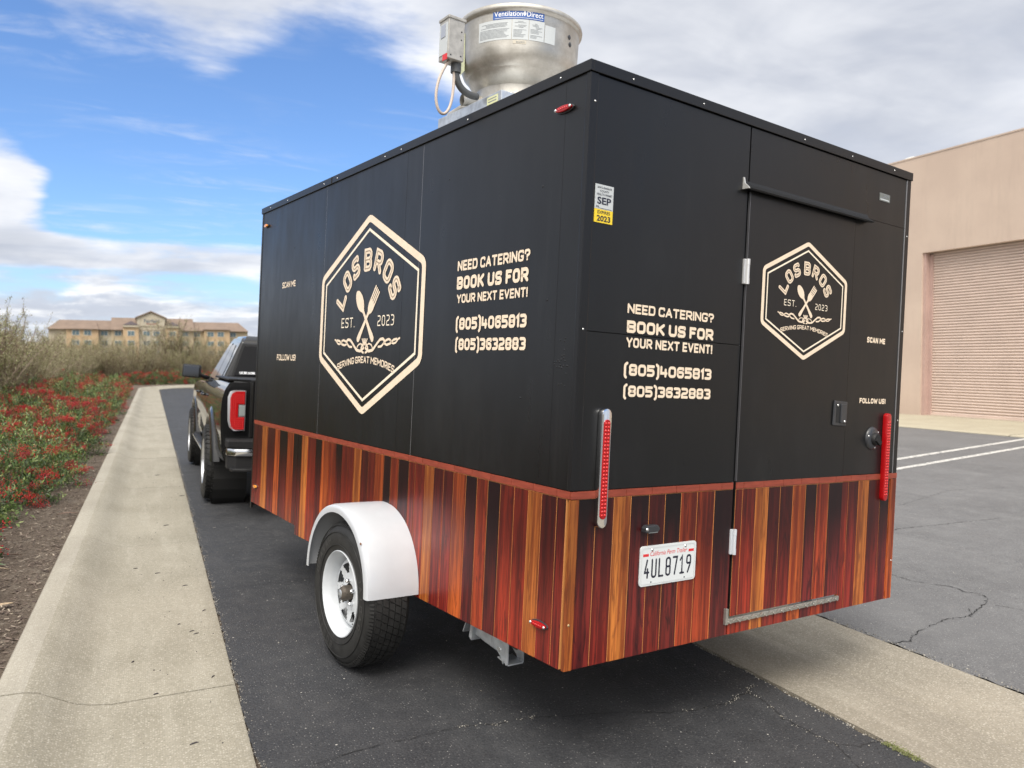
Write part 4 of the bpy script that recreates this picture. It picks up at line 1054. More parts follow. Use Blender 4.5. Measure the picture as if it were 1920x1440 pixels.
# exhaust fan on the roof
FCx, FCy, FZ = .39, 1.01, 2.275
fan = bpy.data.objects.new('exhaust_fan', None); col.objects.link(fan); fan.parent = tr; fan.location = (FCx, FCy, FZ)
def fanpart(mb, name, m_, **kw): return mb.build(name, m_, fan, **kw)
fanpart(MB().box(-.262, .262, -.262, .262, -.124, -.002), 'fan_curb', galv, bevel=.004)
fanpart(MB().box(-.275, .275, -.275, .275, -.055, .0), 'base_flange', galv, bevel=.004)
fz = lambda a, b, h: (a, b, h)
prof = [(r_*.81, h_*.965) for r_, h_ in [(.262,-.001),(.262,.012),(.252,.020),(.246,.045),(.244,.080),(.250,.112),(.268,.140),(.298,.162),(.325,.184),(.340,.214),(.346,.250),(.351,.395),(.353,.402),(.361,.405),(.368,.412),(.370,.422),(.367,.432),(.359,.437),(.351,.434),(.345,.425),(.338,.39),(.33,.2),(.25,.10),(.12,.09),(.0001,.09)]]
fanpart(MB().lathe(prof, fz, 96), 'fan_bowl', spun, smooth='all')
fanpart(MB().lathe([(.0001,.38),(.10,.37),(.15,.35),(.16,.12)], fz, 32), 'motor_dome', spun, smooth=True)
camloc = TR.inverted() @ Vector((0, 0, 1.45)); th0 = math.atan2(camloc.y-FCy, camloc.x-FCx)
def fw_cyl(u, v, w): # u = sideways fraction of radius (to the right as seen), v height
    rr = .81*(.346+(v/.965-.25)*.0345)+.0008+w; a = th0+math.asin(max(-.99, min(.99, u))); return (rr*math.cos(a), rr*math.sin(a), v)
def cyl_patch(u0, u1, v0, v1, w, name, m_, n=14, parent=None):
    mb = MB(); us = frange(u0, u1, n)
    vs = [fw_cyl(u, v, w) for v in (v0, v1) for u in us]; mb.add(vs, [(i, i+1, n+2+i, n+1+i) for i in range(n)])
    return mb.build(name, m_, parent or fan, fixn=False)
lab = cyl_patch(-.44, .37, .352, .392, .0004, 'maker_label', bluep)
def fcyl_text(s, u0, u1, v, h, m_, off=0., w=.0012, sw=None):
    if sw: 
        mb = MB(); stroke_text(s, (u0, v), u1-u0, h, lambda a, b, c: fw_cyl(a, b, w+c), mb, sw); return mb.build('label_lettering', m_, fan, fixn=False)
    return font_text(s, u1-u0, h, lambda a, b, c: fw_cyl(u0+a, v+b, w+c), 'label_lettering', m_, fan, offset=off)
fcyl_text('Ventilation', -.42, .03, .364, .023, whiteprint, .005); fcyl_text('Direct', .095, .35, .364, .023, whiteprint, .005)
for (a, b) in ((.045,.376),(.072,.376),(.0585,.370),(.0585,.384)): cyl_patch(a-.009, a+.009, b-.0045, b+.0045, .0013, 'label_mark', whiteprint, 2)
cyl_patch(-.41, .35, .356, .3575, .0012, 'label_rule', whiteprint, 10)
for (u0, u1) in ((-.66, -.14), (-.13, .13), (.14, .38)):
    cyl_patch(u0, u1, .262, .350, .0004, 'info_label', paper, 8)
    mb = MB(); rq = random.Random(int(u0*100)); v = .340
    while v > .270:
        if rq.random() > .15:
            x0 = u0+.02+(rq.random()*.1 if v > .31 else 0); x1 = u1-.02-rq.random()*.10
            us = frange(x0, x1, 6); vs = [fw_cyl(u, v_, .0011) for v_ in (v, v+.0016) for u in us]; mb.add(vs, [(i, i+1, 8+i, 7+i) for i in range(6)])
        v -= .0052
    mb.build('label_print', inkg, fan, fixn=False)
cyl_patch(.39, .56, .262, .340, .0004, 'info_label', paper, 6)
cyl_patch(-.11, .10, .243, .2585, .0004, 'serial_label', pmat('tan_label', (.50,.46,.38), .5), 6); fcyl_text('8623KX', -.06, .08, .247, .007, inkg)
cyl_patch(-.985, -.90, .170, .345, .0004, 'warning_label', paleyel, 5)
mb = MB()
for u, v in ((.80,.330),(.82,.300)):
    c = Vector(fw_cyl(u, v, .0)); mb.dome(c, (c.x, c.y, 0), .012, .004, 8)
mb.build('bowl_fastener', dgrey, fan)
for a in (-8, 65, 160, 250):
    a = th0+R(a); c = (.200*math.cos(a), .200*math.sin(a), .045); MB().dome(c, c[:2]+(0,), .014, .012, 10).build('bowl_bolt', screwm, fan, smooth='all')
# curb label
MB().box(-.2755, -.2765, -.250, -.165, -.045, -.012).build('curb_label', paleyel, fan)
mb = MB()
for k in range(2): mb.box(-.2772, -.2764, -.24, -.175, -.024-k*.012, -.020-k*.012)
mb.build('label_print', inkg, fan)
# drain spout
a = th0-R(62); dsp = Vector((math.cos(a), math.sin(a), 0))
mb = MB(); p0 = dsp*.15+Vector((0,0,.045)); p1_ = dsp*.290+Vector((0,0,.030))
mb.tube([p0, p1_], .026, 16, caps=False); mb.tube([p0, p1_], .023, 16, caps=False); mb.build('drain_spout', spun, fan, smooth=True)
# duct elbow lying behind the curb
mb = MB(); mb.tube([(-.20, .02, .02), (-.235, .10, .022), (-.245, .20, .006), (-.235, .29, -.03), (-.23, .32, -.08)], .020, 12); mb.build('grease_duct', spun, fan, smooth='all')
# electrical box
bx, by, bz = -.440, -.12, .222
mb = MB(); mb.box(bx-.045, bx+.036, by-.040, by+.040, bz-.105, bz+.070); jb = mb.build('junction_box', boxm, fan, bevel=.003)
mb = MB(); mb.box(bx-.049, bx+.040, by-.044, by+.044, bz+.066, bz+.078); mb.build('box_lid', boxm, fan, bevel=.002)
MB().box(bx-.0475, bx-.0445, by-.034, by+.034, bz-.085, bz+.05).build('box_label', paper, fan)
MB().box(bx-.0495, bx-.047, by-.02, by+.02, bz-.01, bz+.045).build('switch_plate', silver, fan)
MB().box(bx-.048, bx-.044, by-.035, by+.0, bz-.112, bz-.086).build('red_switch', redink, fan)
mb = MB()
for u, v in ((.02,.02),(.02,-.015),(.02,-.085),(-.03,-.09)): mb.dome((bx+u, by-.040, bz+v), (0,-1,0), .004, .002, 6)
mb.build('box_screw', dgrey, fan)
mb = MB(); mb.tube([(bx+.022, by, bz-.102), (bx+.022, by, bz-.145)], .023, 14); mb.build('conduit_nut', gconduit, fan, smooth=True)
def bez(a, b, c, d, n=16):
    a, b, c, d = map(Vector, (a, b, c, d)); return [a*(1-t)**3+b*3*t*(1-t)**2+c*3*t*t*(1-t)+d*t**3 for t in frange(0, 1, n)]
mb = MB(); mb.tube(bez((bx+.022, by, bz-.14), (bx+.03, by, bz-.20), (bx+.07, by, bz-.23), (bx+.145, by+.01, .005)), .0155, 10); mb.build('conduit', gconduit, fan, smooth='all')
mb = MB(); mb.tube(bez((bx-.02, by-.01, bz-.105), (bx-.18, by-.02, bz-.34), (bx+.03, by-.03, bz-.50), (bx+.010, by, bz-.10), 28), .0065, 8); mb.build('cable', cablem, fan, smooth='all')

# ------------------------------------------------------------------ pickup truck
TM = Matrix.Translation((1.452, 7.62, -.047)) @ Matrix.Rotation(.048, 4, 'Y')
tk = thing('pickup_truck', 'black crew cab pickup truck hitched in front of the food trailer', 'pickup truck', matrix=TM)
HWZ = [(.40,.84),(.52,.905),(.62,.925),(.80,.940),(.98,.945),(1.10,.935),(1.18,.915),(1.24,.88),(1.275,.845)]
def hw(z):
    if z <= HWZ[0][0]: return HWZ[0][1]
    for (a, wa), (b, wb) in zip(HWZ, HWZ[1:]):
        if z <= b: return wa+(wb-wa)*(z-a)/(b-a)
    return HWZ[-1][1]
RA, FA = 1.22, 4.48
def arch(cy, r, z0, n=14):   # from front to rear going over the top (listed rear->front reversed later)
    a0 = math.asin((z0-.40)/r) if abs(z0-.40) < r else 0
    return [(cy+r*math.cos(a), .40+r*math.sin(a)) for a in frange(a0, math.pi-a0, n)]
prof = [(.20,.50)] + [p for p in reversed(arch(RA, .485, .50))] + [p for p in reversed(arch(FA, .485, .50))] + [(5.30,.50),(5.42,.62),(5.44,.85),(5.40,1.0),(5.25,1.09),(4.8,1.145),(4.20,1.185),(3.2,1.20),(1.92,1.215),(1.86,1.275),(.20,1.275),(.185,1.20),(.185,.62)]
bm = bmesh.new()
vs = [bm.verts.new((0, y, z)) for y, z in prof]; f_ = bm.faces.new(vs)
ext = bmesh.ops.extrude_face_region(bm, geom=[f_]); nv = [g for g in ext['geom'] if isinstance(g, bmesh.types.BMVert)]
for v in nv: v.co.x = 1
for v in vs: v.co.x = -1
for z in (.62,.80,.98,1.10,1.18,1.24): bmesh.ops.bisect_plane(bm, geom=bm.verts[:]+bm.edges[:]+bm.faces[:], plane_co=(0,0,z), plane_no=(0,0,1))
for y in (2.0,3.0,4.0,4.9): bmesh.ops.bisect_plane(bm, geom=bm.verts[:]+bm.edges[:]+bm.faces[:], plane_co=(0,y,0), plane_no=(0,1,0))
for v in bm.verts:
    w = hw(v.co.z); 
    if v.co.y > 4.9: w -= (v.co.y-4.9)**2*.25
    if v.co.y < .5: w -= (.5-v.co.y)**2*.25
    v.co.x = w if v.co.x > 0 else -w
bmesh.ops.recalc_face_normals(bm, faces=bm.faces)
bmesh.ops.bevel(bm, geom=[e for e in bm.edges if len(e.link_faces) == 2 and e.calc_face_angle(0) > .75], offset=.018, segments=2, affect='EDGES')
me = bpy.data.meshes.new('truck_body'); bm.to_mesh(me); bm.free(); me.materials.append(paint)
me.polygons.foreach_set('use_smooth', [True]*len(me.polygons)); me.set_sharp_from_angle(angle=R(50)); body = link('body', me, tk)
# greenhouse
GB = [(1.93,1.205,.80),(2.02,1.70,.585),(2.14,1.765,.545),(3.25,1.785,.56),(3.40,1.755,.575),(4.16,1.18,.79)]
mb = MB(); secs = []
for y, z, w in GB: mb.v += [(-w, y, z), (w, y, z)]
gside = [(1.93,1.20),(2.02,1.70),(2.14,1.765),(3.25,1.785),(3.40,1.755),(4.16,1.18)]
bm = bmesh.new(); vs = [bm.verts.new((-1, y, z)) for y, z in gside]; f_ = bm.faces.new(vs)
ext = bmesh.ops.extrude_face_region(bm, geom=[f_])
for g in ext['geom']:
    if isinstance(g, bmesh.types.BMVert): g.co.x = 1
def gw(z): return .80-(z-1.20)*(.80-.605)/(1.66-1.20) if z < 1.66 else .605-(z-1.66)*.55
for z in (1.3,1.45,1.60,1.68,1.74): bmesh.ops.bisect_plane(bm, geom=bm.verts[:]+bm.edges[:]+bm.faces[:], plane_co=(0,0,z), plane_no=(0,0,1))
for v in bm.verts: v.co.x = math.copysign(gw(v.co.z), v.co.x)
bmesh.ops.recalc_face_normals(bm, faces=bm.faces)
bmesh.ops.bevel(bm, geom=[e for e in bm.edges if len(e.link_faces) == 2 and e.calc_face_angle(0) > .5 and min(v.co.z for v in e.verts) > 1.19], offset=.03, segments=3, affect='EDGES')
me = bpy.data.meshes.new('truck_cab'); bm.to_mesh(me); bm.free(); me.materials.append(paint)
me.polygons.foreach_set('use_smooth', [True]*len(me.polygons)); me.set_sharp_from_angle(angle=R(40)); link('cab', me, tk)
# windows
def win_side(s, poly, name='side_window'):
    return MB().prism(poly, lambda y, z, w: (s*(gw(z)+w), y, z), -.010, .005).build(name, glassd, tk)
for s in (-1, 1):
    win_side(s, [(2.20,1.235),(2.93,1.235),(2.93,1.665),(2.40,1.655),(2.20,1.46)])
    win_side(s, [(2.98,1.235),(3.93,1.235),(3.62,1.475),(3.36,1.66),(2.98,1.668)])
    mb = MB(); mb.prism([(2.94,1.21),(2.97,1.21),(2.97,1.69),(2.94,1.69)], lambda y, z, w: (s*(gw(z)+w), y, z), -.01, .007); mb.build('door_pillar', blackplas, tk)
    mb = MB(); mb.prism([(2.12,1.212),(4.02,1.195),(4.02,1.212),(2.12,1.230)], lambda y, z, w: (s*(.815+w), y, z), -.03, .010); mb.build('window_trim', chrome if False else blackplas, tk)
    for yy in (2.36, 3.30):
        h_ = MB(); xs_ = s*.957; h_.tube([(xs_-s*.018, yy-.09, 1.06), (xs_+s*.016, yy-.075, 1.062), (xs_+s*.016, yy+.075, 1.062), (xs_-s*.018, yy+.09, 1.06)], .014, 8); h_.build('door_handle', paint, tk, smooth='all')
    for yy in (1.95, 2.97, 4.02):   # door shut lines
        mb = MB()
        for za, zb in zip((.56,.7,.85,1.0,1.1), (.7,.85,1.0,1.1,1.19)):
            mb.add([(s*(hw(z)+.0012), yy+d, z) for z in (za, zb) for d in (-.004, .004)], [(0,1,3,2)])
        mb.build('shut_line', under, tk, fixn=False)
    MB().box(s*.93-.03, s*.93+.03, 1.75, 3.95, .40, .49).build('side_sill', blackplas, tk, bevel=.01)
    MB().box(min(s*.955,s*.985), max(s*.955,s*.985), 1.78, 3.92, .455, .47).build('sill_strip', chrome, tk, bevel=.003)
    for cy in (RA, FA):      # flared arches
        N_ = 26; pr = [(.470,-.09),(.470,.018),(.480,.028),(.510,.030),(.555,.016),(.590,-.002),(.590,-.06)]; mb = MB(); k = len(pr)
        for i in range(N_+1):
            a = R(6+168*i/N_)
            for r_, h_ in pr:
                yy = cy+r_*math.cos(a); zz = .40+r_*math.sin(a)*(1.0 if r_ < .5 else .985)
                mb.v.append((s*(hw(max(.5, min(1.1, zz)))*0+.935+h_), yy, zz))
        mb.f = [[i*k+q, (i+1)*k+q, (i+1)*k+q+1, i*k+q+1] for i in range(N_) for q in range(k-1)]; mb.mi = [0]*len(mb.f)
        mb.build('fender_flare', paint, tk, smooth='all')
        mb = MB(); mb.lathe([(.478,.02),(.478,.34),(.0,.34)], lambda a, b, h: (s*(.94-h), cy+a, .40+b), 24); mb.build('wheel_well', under, tk)
# rear window with dark surround
yb = lambda z: 1.93+(z-1.20)*.18-.004
def rearp(poly, m_, name, w0, w1, parent=tk): return MB().prism(poly, lambda u, z, w: (u, yb(z)-w, z), w0, w1).build(name, m_, parent)
rearp([(-.70,1.25),(.70,1.25),(.575,1.665),(-.575,1.665)], blackplas, 'window_surround', -.01, .004)
rw = rearp([(-.665,1.285),(.665,1.285),(.55,1.640),(-.55,1.640)], glassd, 'rear_window', .0, .008)
mb = MB(); stroke_text('@LOS_BROS_CATERING', (-.60, 1.318), .17, .026, lambda u, v, w: (u, yb(v)-.0088-w, v), mb, .15, gap=.06); mb.build('window_lettering', whiteprint, rw, fixn=False)
# bed: rails, tailgate
for s in (-1, 1):
    MB().box(min(s*.78,s*.862), max(s*.78,s*.862), .20, 1.88, 1.272, 1.292).build('bed_rail', blackplas, tk, bevel=.006)
MB().box(-.78, .78, .25, 1.84, 1.277, 1.287).build('bed_cover', blackplas, tk, bevel=.003)
tg = MB().box(-.655, .655, .172, .20, .74, 1.268).build('tailgate', paint, tk, bevel=.012)
MB().box(-.66, .66, .165, .21, 1.262, 1.285).build('tailgate_spoiler', blackplas, tg, bevel=.006)
MB().box(-.13, .13, .166, .174, 1.10, 1.18).build('tailgate_handle', blackplas, tg, bevel=.01)
for s in (-1, 1):
    MB().box(min(s*.657,s*.663), max(s*.657,s*.663), .176, .20, .74, 1.27).build('shut_line', under, tk)
    # tail lamp
    P6 = [(.705,.805),(.805,.805),(.842,.835),(.860,.90),(.865,1.12),(.845,1.172),(.805,1.185),(.705,1.185)]
    th = MB().prism(P6, lambda u, z, w: (s*u, w+(.03 if u > .84 else 0), z), .140, .20).build('tail_light', pmat('lamp_bezel', (.42,.43,.45), .3, .6), tk, bevel=.008, smooth=True)
    Q6 = [(.715,.818),(.795,.815),(.828,.845),(.842,.90),(.845,1.11),(.828,1.155),(.795,1.175),(.715,1.175),(.715,1.055),(.772,1.055),(.772,.935),(.715,.935)]
    MB().prism(Q6, lambda u, z, w: (s*u, w, z), .127, .142).build('red_lens', redlens, th, bevel=.004)
    mb = MB(); rq = random.Random(4)
    for i in range(7):
        for j in range(20):
            u, z = .725+i*.0175+.004*(j % 2), .83+j*.0175
            if (u < .782 and .92 < z < 1.07) or z > 1.16 or u > .835: continue
            mb.dome((s*u, .127, z), (0,-1,0), .006, .003, 5)
    mb.build('lens_bead', redlens_hi, th, smooth='all')
    MB().box(min(s*.708,s*.764), max(s*.708,s*.764), .129, .15, .943, 1.047).build('clear_lens', clearlens, th, bevel=.008)
    # bumper corner
    MB().box(min(s*.60,s*.875), max(s*.60,s*.875), -.005, .20, .655, .735).build('bumper_step', blackplas, tk, bevel=.018)
mb = MB(); mb.prism([(-.875,.16),(-.865,.06),(-.80,-.012),(-.60,-.03),(.60,-.03),(.80,-.012),(.865,.06),(.875,.16)], lambda x, y, z: (x, y, z), .585, .652)
mb.build('bumper', chrome, tk, bevel=.012, smooth=True)
mb = MB(); mb.prism([(-.865,.18),(-.855,.08),(-.79,.01),(-.6,0),(.6,0),(.79,.01),(.855,.08),(.865,.18)], lambda x, y, z: (x, y, z), .46, .587); mb.build('bumper_valance', blackplas, tk, bevel=.01)
MB().box(-.60, .60, .0, .17, .648, .668).build('bumper_pad', blackplas, tk, bevel=.004)
mb = MB(); mb.prism([(-.84,.06),(-.82,-.03),(-.70,-.06),(.70,-.06),(.82,-.03),(.84,.06)], lambda x, y, z: (x, y, z), .445, .475); mb.build('rear_step', blackplas, tk, bevel=.01)
MB().box(-.04, .04, -.12, .1, .36, .44).build('hitch_receiver', under, tk)
MB().box(-.45, .45, .3, 5.0, .32, .50).build('chassis', under, tk)
for s in (-1, 1):
    mi = MB().box(-.115, .115, -.055, .075, -.088, .088).mesh('mirror_shell', blackplas, bevel=.028, smooth=True)
    mo = link('side_mirror', mi, tk); mo.location = (s*1.025, 3.86, 1.312); mo.rotation_euler = (0, R(-3*s), R(8*s))
    MB().box(-.098, .098, -.060, -.052, -.072, .072).build('mirror_glass', mirrorg, mo, bevel=.004)
    mb = MB(); mb.tube([(s*.80, 3.90, 1.22), (s*.90, 3.89, 1.255), (s*.98, 3.87, 1.28)], [.03,.025,.03], 8); mb.build('mirror_arm', blackplas, tk, smooth='all')
# headlights, grille, windscreen (far side of the truck)
for s in (-1, 1): MB().box(min(s*.55,s*.86), max(s*.55,s*.86), 5.33, 5.43, .86, 1.02).build('headlight', clearlens, tk, bevel=.02)
MB().box(-.52, .52, 5.40, 5.46, .72, 1.02).build('grille', chrome, tk, bevel=.01)
MB().prism([(-.72,3.98),(.72,3.98),(.54,3.43),(-.54,3.43)], lambda u, y, w: (u, y, 1.755-(y-3.40)*.7566+w), .0, .012).build('windscreen', glassd, tk)
def truck_wheel(s, cy):
    w = bpy.data.objects.new('wheel', None); col.objects.link(w); w.parent = tk
    w.location = (s*1.000, cy, .40)
    fn = lambda a, b, h: (-s*h, a, b)
    MB().lathe([(.225,.05),(.228,.012),(.25,.0),(.30,-.004),(.345,.004),(.37,.022),(.378,.045),(.378,.205),(.37,.225),(.345,.24),(.30,.242),(.228,.22)], fn, 60).build('tyre', rubber, w, smooth=True)
    mb = MB(); NB = 44
    for (h0, h1, off, sk) in ((.018,.066,0,.05),(.071,.116,.5,-.06),(.121,.166,0,.06),(.171,.228,.5,-.05)):
        for k in range(NB):
            a0 = 2*math.pi*(k+off)/NB; a1 = a0+2*math.pi/NB*.74; vs = []
            for rr in (.368, .398-(.012 if h0 < .05 or h1 > .22 else 0)):
                for (a, h) in ((a0, h0), (a1, h0), (a1+sk, h1), (a0+sk, h1)): vs.append(fn(rr*math.cos(a), rr*math.sin(a), h))
            mb.add(vs, [(4,5,6,7),(0,1,5,4),(1,2,6,5),(2,3,7,6),(3,0,4,7)])
            if h0 < .05 or h1 > .22:    # shoulder lugs down the sidewall
                hh = (.016, .002) if h0 < .05 else (.228, .242); vs = []
                for (rr, h) in ((.386, hh[0]), (.350, hh[1]-(.004 if h0 < .05 else -.004))):
                    for a in (a0, a0+(a1-a0)*.8): vs.append(fn(rr*math.cos(a), rr*math.sin(a), h))
                for (rr, h) in ((.372, hh[0]+.01), (.346, hh[1]+.01)):
                    for a in (a0, a0+(a1-a0)*.8): vs.append(fn(rr*math.cos(a), rr*math.sin(a), h))
                mb.add(vs, [(0,1,3,2),(0,1,5,4),(2,3,7,6),(0,2,6,4),(1,3,7,5)])
    mb.build('tread', rubber, w)['kind'] = 'stuff'
    MB().lathe([(.215,.22),(.215,.05),(.222,.015),(.233,.006),(.233,.0),(.224,.002),(.214,.02),(.205,.06)], fn, 48).build('rim', silver, w, smooth=True)
    MB().lathe([(.21,.10),(.0001,.10)], fn, 24).build('brake_disc', under, w)
    mb = MB()
    for k in range(6):
        for dd in (-.14, .14):
            a = 2*math.pi*k/6+dd; c, s_ = math.cos(a), math.sin(a); t = .011
            mb.add([fn(r_*c+q*-s_*t, r_*s_+q*c*t, h) for (r_, h) in ((.045,.035),(.213,.022)) for q in (-1, 1)]+[fn(r_*c+q*-s_*t, r_*s_+q*c*t, h+.03) for (r_, h) in ((.045,.035),(.213,.022)) for q in (-1, 1)], [(0,1,3,2),(4,5,7,6),(0,2,6,4),(1,3,7,5)])
    mb.lathe([(.0001,.025),(.03,.025),(.05,.035),(.055,.07)], fn, 20); mb.build('spoke', silver, w)
for s in (-1, 1):
    for cy in (RA, FA): truck_wheel(s, cy)

# ------------------------------------------------------------------ warehouse on the right
def stucco_fn(base, lo):
    def fn(t, p):
        co = world_co(t); n = t.noise(co, .8, 5, .6); v = t.noise(t.scalev(co, (2, 2, .25)), 2.5, 5, .65); f = t.noise(co, 45, 4, .7)
        c = t.mix(t.smooth(n, .3, .7), base, lo); c = t.mix(t.math('MULTIPLY', t.smooth(v, .5, .75), .35), c, tuple(x*.85 for x in lo))
        z = t.sep(co)[2]; g = t.math('MULTIPLY', t.smooth(t.math('ADD', z, t.math('MULTIPLY', n, .8)), 1.1, .3), .35); c = t.mix(g, c, (.36,.27,.22))
        t.put(p.inputs['Base Color'], c); bump(t, p, f, .35, .01)
    return fn
stucco = pmat('pink_stucco', rough=.9, spec=.25, fn=stucco_fn((.57,.455,.37), (.52,.41,.335)))
jambm = pmat('jamb_paint', (.43,.30,.26), .7, fn=vary(.08, 3))
shutter = pmat('shutter_paint', (.59,.47,.40), .5, fn=vary(.05, 2))
wh = thing('warehouse', 'pinkish beige stucco warehouse with a closed roll-up door', 'warehouse', (18.3, 14.4, 0))
X0 = 0
MB().box(0, .35, 0, 22, -.1, 6.76).build('wall', stucco, wh)
MB().box(0, .35, -20, -5.0, -.1, 6.76).build('wall', stucco, wh)
MB().box(.0015, .35, -5.0, 0, 4.25, 6.76).build('wall_header', stucco, wh)
MB().box(.35, 25, 21.65, 22, -.1, 6.76).build('wall', stucco, wh); MB().box(.35, 25, -20, -19.65, -.1, 6.76).build('wall', stucco, wh); MB().box(25, 25.3, -20, 22, -.1, 6.76).build('wall', stucco, wh)
MB().box(.35, 25, -19.6, 21.6, 6.2, 6.35).build('roof', pmat('flat_roof', (.5,.5,.48), .8), wh)
MB().box(-.012, .37, -20, 22.02, 6.762, 6.80).build('parapet_cap', stucco, wh)
MB().box(.05, .30, -.075, -.001, -.08, 4.249).build('door_jamb', jambm, wh)
MB().box(.05, .30, -4.999, -4.925, -.08, 4.249).build('door_jamb', jambm, wh)
mb = MB(); N_ = 58; pts = []
for i in range(N_):
    z = .06+i*.0722; pts += [(.265, z), (.232, z+.012), (.222, z+.036), (.232, z+.060), (.262, z+.068)]
pts.append((.265, 4.25))
mb.v = [(x, -4.92, z) for x, z in pts]+[(x, -.08, z) for x, z in pts]; k = len(pts); mb.f = [[i, i+1, k+i+1, k+i] for i in range(k-1)]; mb.mi = [0]*(k-1)
rd_ = bpy.data.objects.new('roller_door', None); col.objects.link(rd_); rd_.parent = wh
mb.build('door_slats', shutter, rd_, fixn=False)['kind'] = 'stuff'
MB().box(.20, .27, -4.92, -.08, .03, .075).build('bottom_bar', shutter, rd_, bevel=.005)
MB().box(.19, .28, -.16, -.076, .03, 4.2).build('guide_rail', jambm, rd_); MB().box(.20, .22, -.14, -.09, .05, .14).build('latch', pmat('latch_rust', (.12,.05,.035), .7), rd_)
mb = MB(); mb.lathe([(.16,6.3),(.16,6.95),(.26,6.95),(.27,7.02),(.27,7.10),(.22,7.16),(.12,7.19),(.0001,7.19)], lambda a, b, h: (1.3+a, 1.35+b, h-.02), 20); mb.build('roof_vent', pmat('vent_paint', (.62,.62,.58), .5), wh, smooth=True)

# ------------------------------------------------------------------ hotel in the distance
ht = thing('hotel', 'tan hotel with brown tiled roof and gabled sign bay beyond the brush', 'hotel', (0, 250, 0))
hwall = pmat('hotel_wall', (.42,.345,.235), .9); hwall2 = pmat('hotel_wall_orange', (.45,.325,.20), .9); hwall3 = pmat('hotel_wall_pale', (.42,.375,.29), .9)
def roof_fn(t, p):
    co = world_co(t); w = t.new('ShaderNodeTexWave'); w.bands_direction = 'Z'; t.put(w.inputs['Vector'], co); w.inputs['Scale'].default_value = .9
    n = t.noise(co, .5, 4, .6); c = t.mix(t.smooth(n, .3, .7), (.225,.165,.125), (.175,.13,.10)); t.put(p.inputs['Base Color'], t.mix(t.math('MULTIPLY', w.outputs[1], .3), c, (.16,.11,.085)))
hroof = pmat('hotel_roof', rough=.9, fn=roof_fn); hroofd = pmat('hotel_roof_dark', (.07,.055,.06), .8)
hglass = pmat('hotel_glass', (.10,.15,.17), .15); hframe = pmat('hotel_frame', (.55,.50,.42), .7)
hx = lambda u: (u-905)*.03054; hz = lambda v: 15.4-(v-113)*.03356
def hbox(u0, u1, v0, v1, y0, y1, name, m_, parent=ht): return MB().box(hx(u0), hx(u1), y0, y1, hz(v1) if v1 else -.3, hz(v0)).build(name, m_, parent)
hbox(60, 570, 262, None, 1.5, 16, 'wing_wall', hwall3); hbox(1275, 1775, 262, None, 1.5, 16, 'wing_wall', hwall)
hbox(570, 1275, 262, None, .6, 17, 'centre_wall', hwall); hbox(800, 1030, 235, None, -.4, 4, 'sign_bay', hwall3)
hbox(670, 800, 232, None, -1.4, 4, 'bay_tower', hwall2); hbox(1030, 1150, 232, None, -1.4, 4, 'bay_tower', hwall2)
hbox(210, 465, 262, None, -1.2, 4, 'bay_tower', hwall2); hbox(1370, 1600, 252, None, -1.2, 4, 'bay_tower', hwall2)
def hroofm(u0, u1, v0, v1, y0, yr, y1, name='roof', m_=hroof, i0=0, i1=0):
    mb = MB(); xs = (hx(u0), hx(u1)); z0, z1 = hz(v1), hz(v0)
    mb.add([(xs[0], y0, z0), (xs[1], y0, z0), (xs[1]-i1, yr, z1), (xs[0]+i0, yr, z1), (xs[0], y1, z0), (xs[1], y1, z0)], [(0,1,2,3),(3,2,5,4),(0,3,4),(1,5,2),(0,4,5,1)])
    return mb.build(name, m_, ht)
hroofm(50, 572, 181, 268, .4, 8, 17, i0=2.5); hroofm(1273, 1780, 181, 268, .4, 8, 17, i1=2.2); hroofm(562, 1282, 154, 270, -.6, 8, 18)
hroofm(205, 470, 200, 268, -2.0, 4, 10, i0=1.2, i1=1.0); hroofm(1362, 1608, 212, 258, -2.0, 4, 10, i0=1.0, i1=1.0)
for (u0, u1, v0) in ((668, 802, 193), (1026, 1154, 195)): hroofm(u0, u1, v0, 228, -2.0, .5, 3.2, m_=hroofd, i0=1.9, i1=1.9)
for (u0, u1) in ((668, 802), (1026, 1154)): hbox(u0, u1, 229, 246, -1.9, -.2, 'cornice', hwall3)
mb = MB(); G = [(790,235),(1040,235),(1040,180),(1030,160),(905,113),(780,160),(790,180)]
mb.prism([(hx(u), hz(v)) for u, v in [(792,236),(1018,236),(1030,165),(905,118),(780,165)]], lambda a, b, w: (a, w, b), -.6, 6); mb.build('gable', hwall3, ht)
for (a, b) in (((770,170),(905,114)),((905,114),(1040,170))):
    mb = MB(); (u0, v0), (u1, v1) = a, b; mb.prism([(hx(u0), hz(v0)), (hx(u1), hz(v1)), (hx(u1), hz(v1)+.32), (hx(u0), hz(v0)+.32)], lambda p, q, w: (p, w, q), -1.1, 7); mb.build('gable_roof', hroof, ht)
font_text('Fairfield', hx(975)-hx(845), 1.0, lambda a, b, w: (hx(845)+a, -.64, hz(205)+b), 'sign_lettering', pmat('sign_grey', (.10,.12,.15), .5), ht, offset=.02)
font_text('INN & SUITES', hx(955)-hx(865), .5, lambda a, b, w: (hx(865)+a, -.64, hz(224)+b), 'sign_lettering', pmat('sign_red', (.22,.06,.05), .5), ht, offset=.02)
def hwin(u, v, y):
    w = .82; f_ = MB().box(hx(u)-w-.15, hx(u)+w+.15, y-.10, y+.1, hz(v)-.75, hz(v)+.78).build('window', hframe, ht)
    MB().box(hx(u)-w, hx(u)-.04, y-.13, y-.05, hz(v)-.62, hz(v)+.65).build('pane', hglass, f_); MB().box(hx(u)+.04, hx(u)+w, y-.13, y-.05, hz(v)-.62, hz(v)+.65).build('pane', hglass, f_)
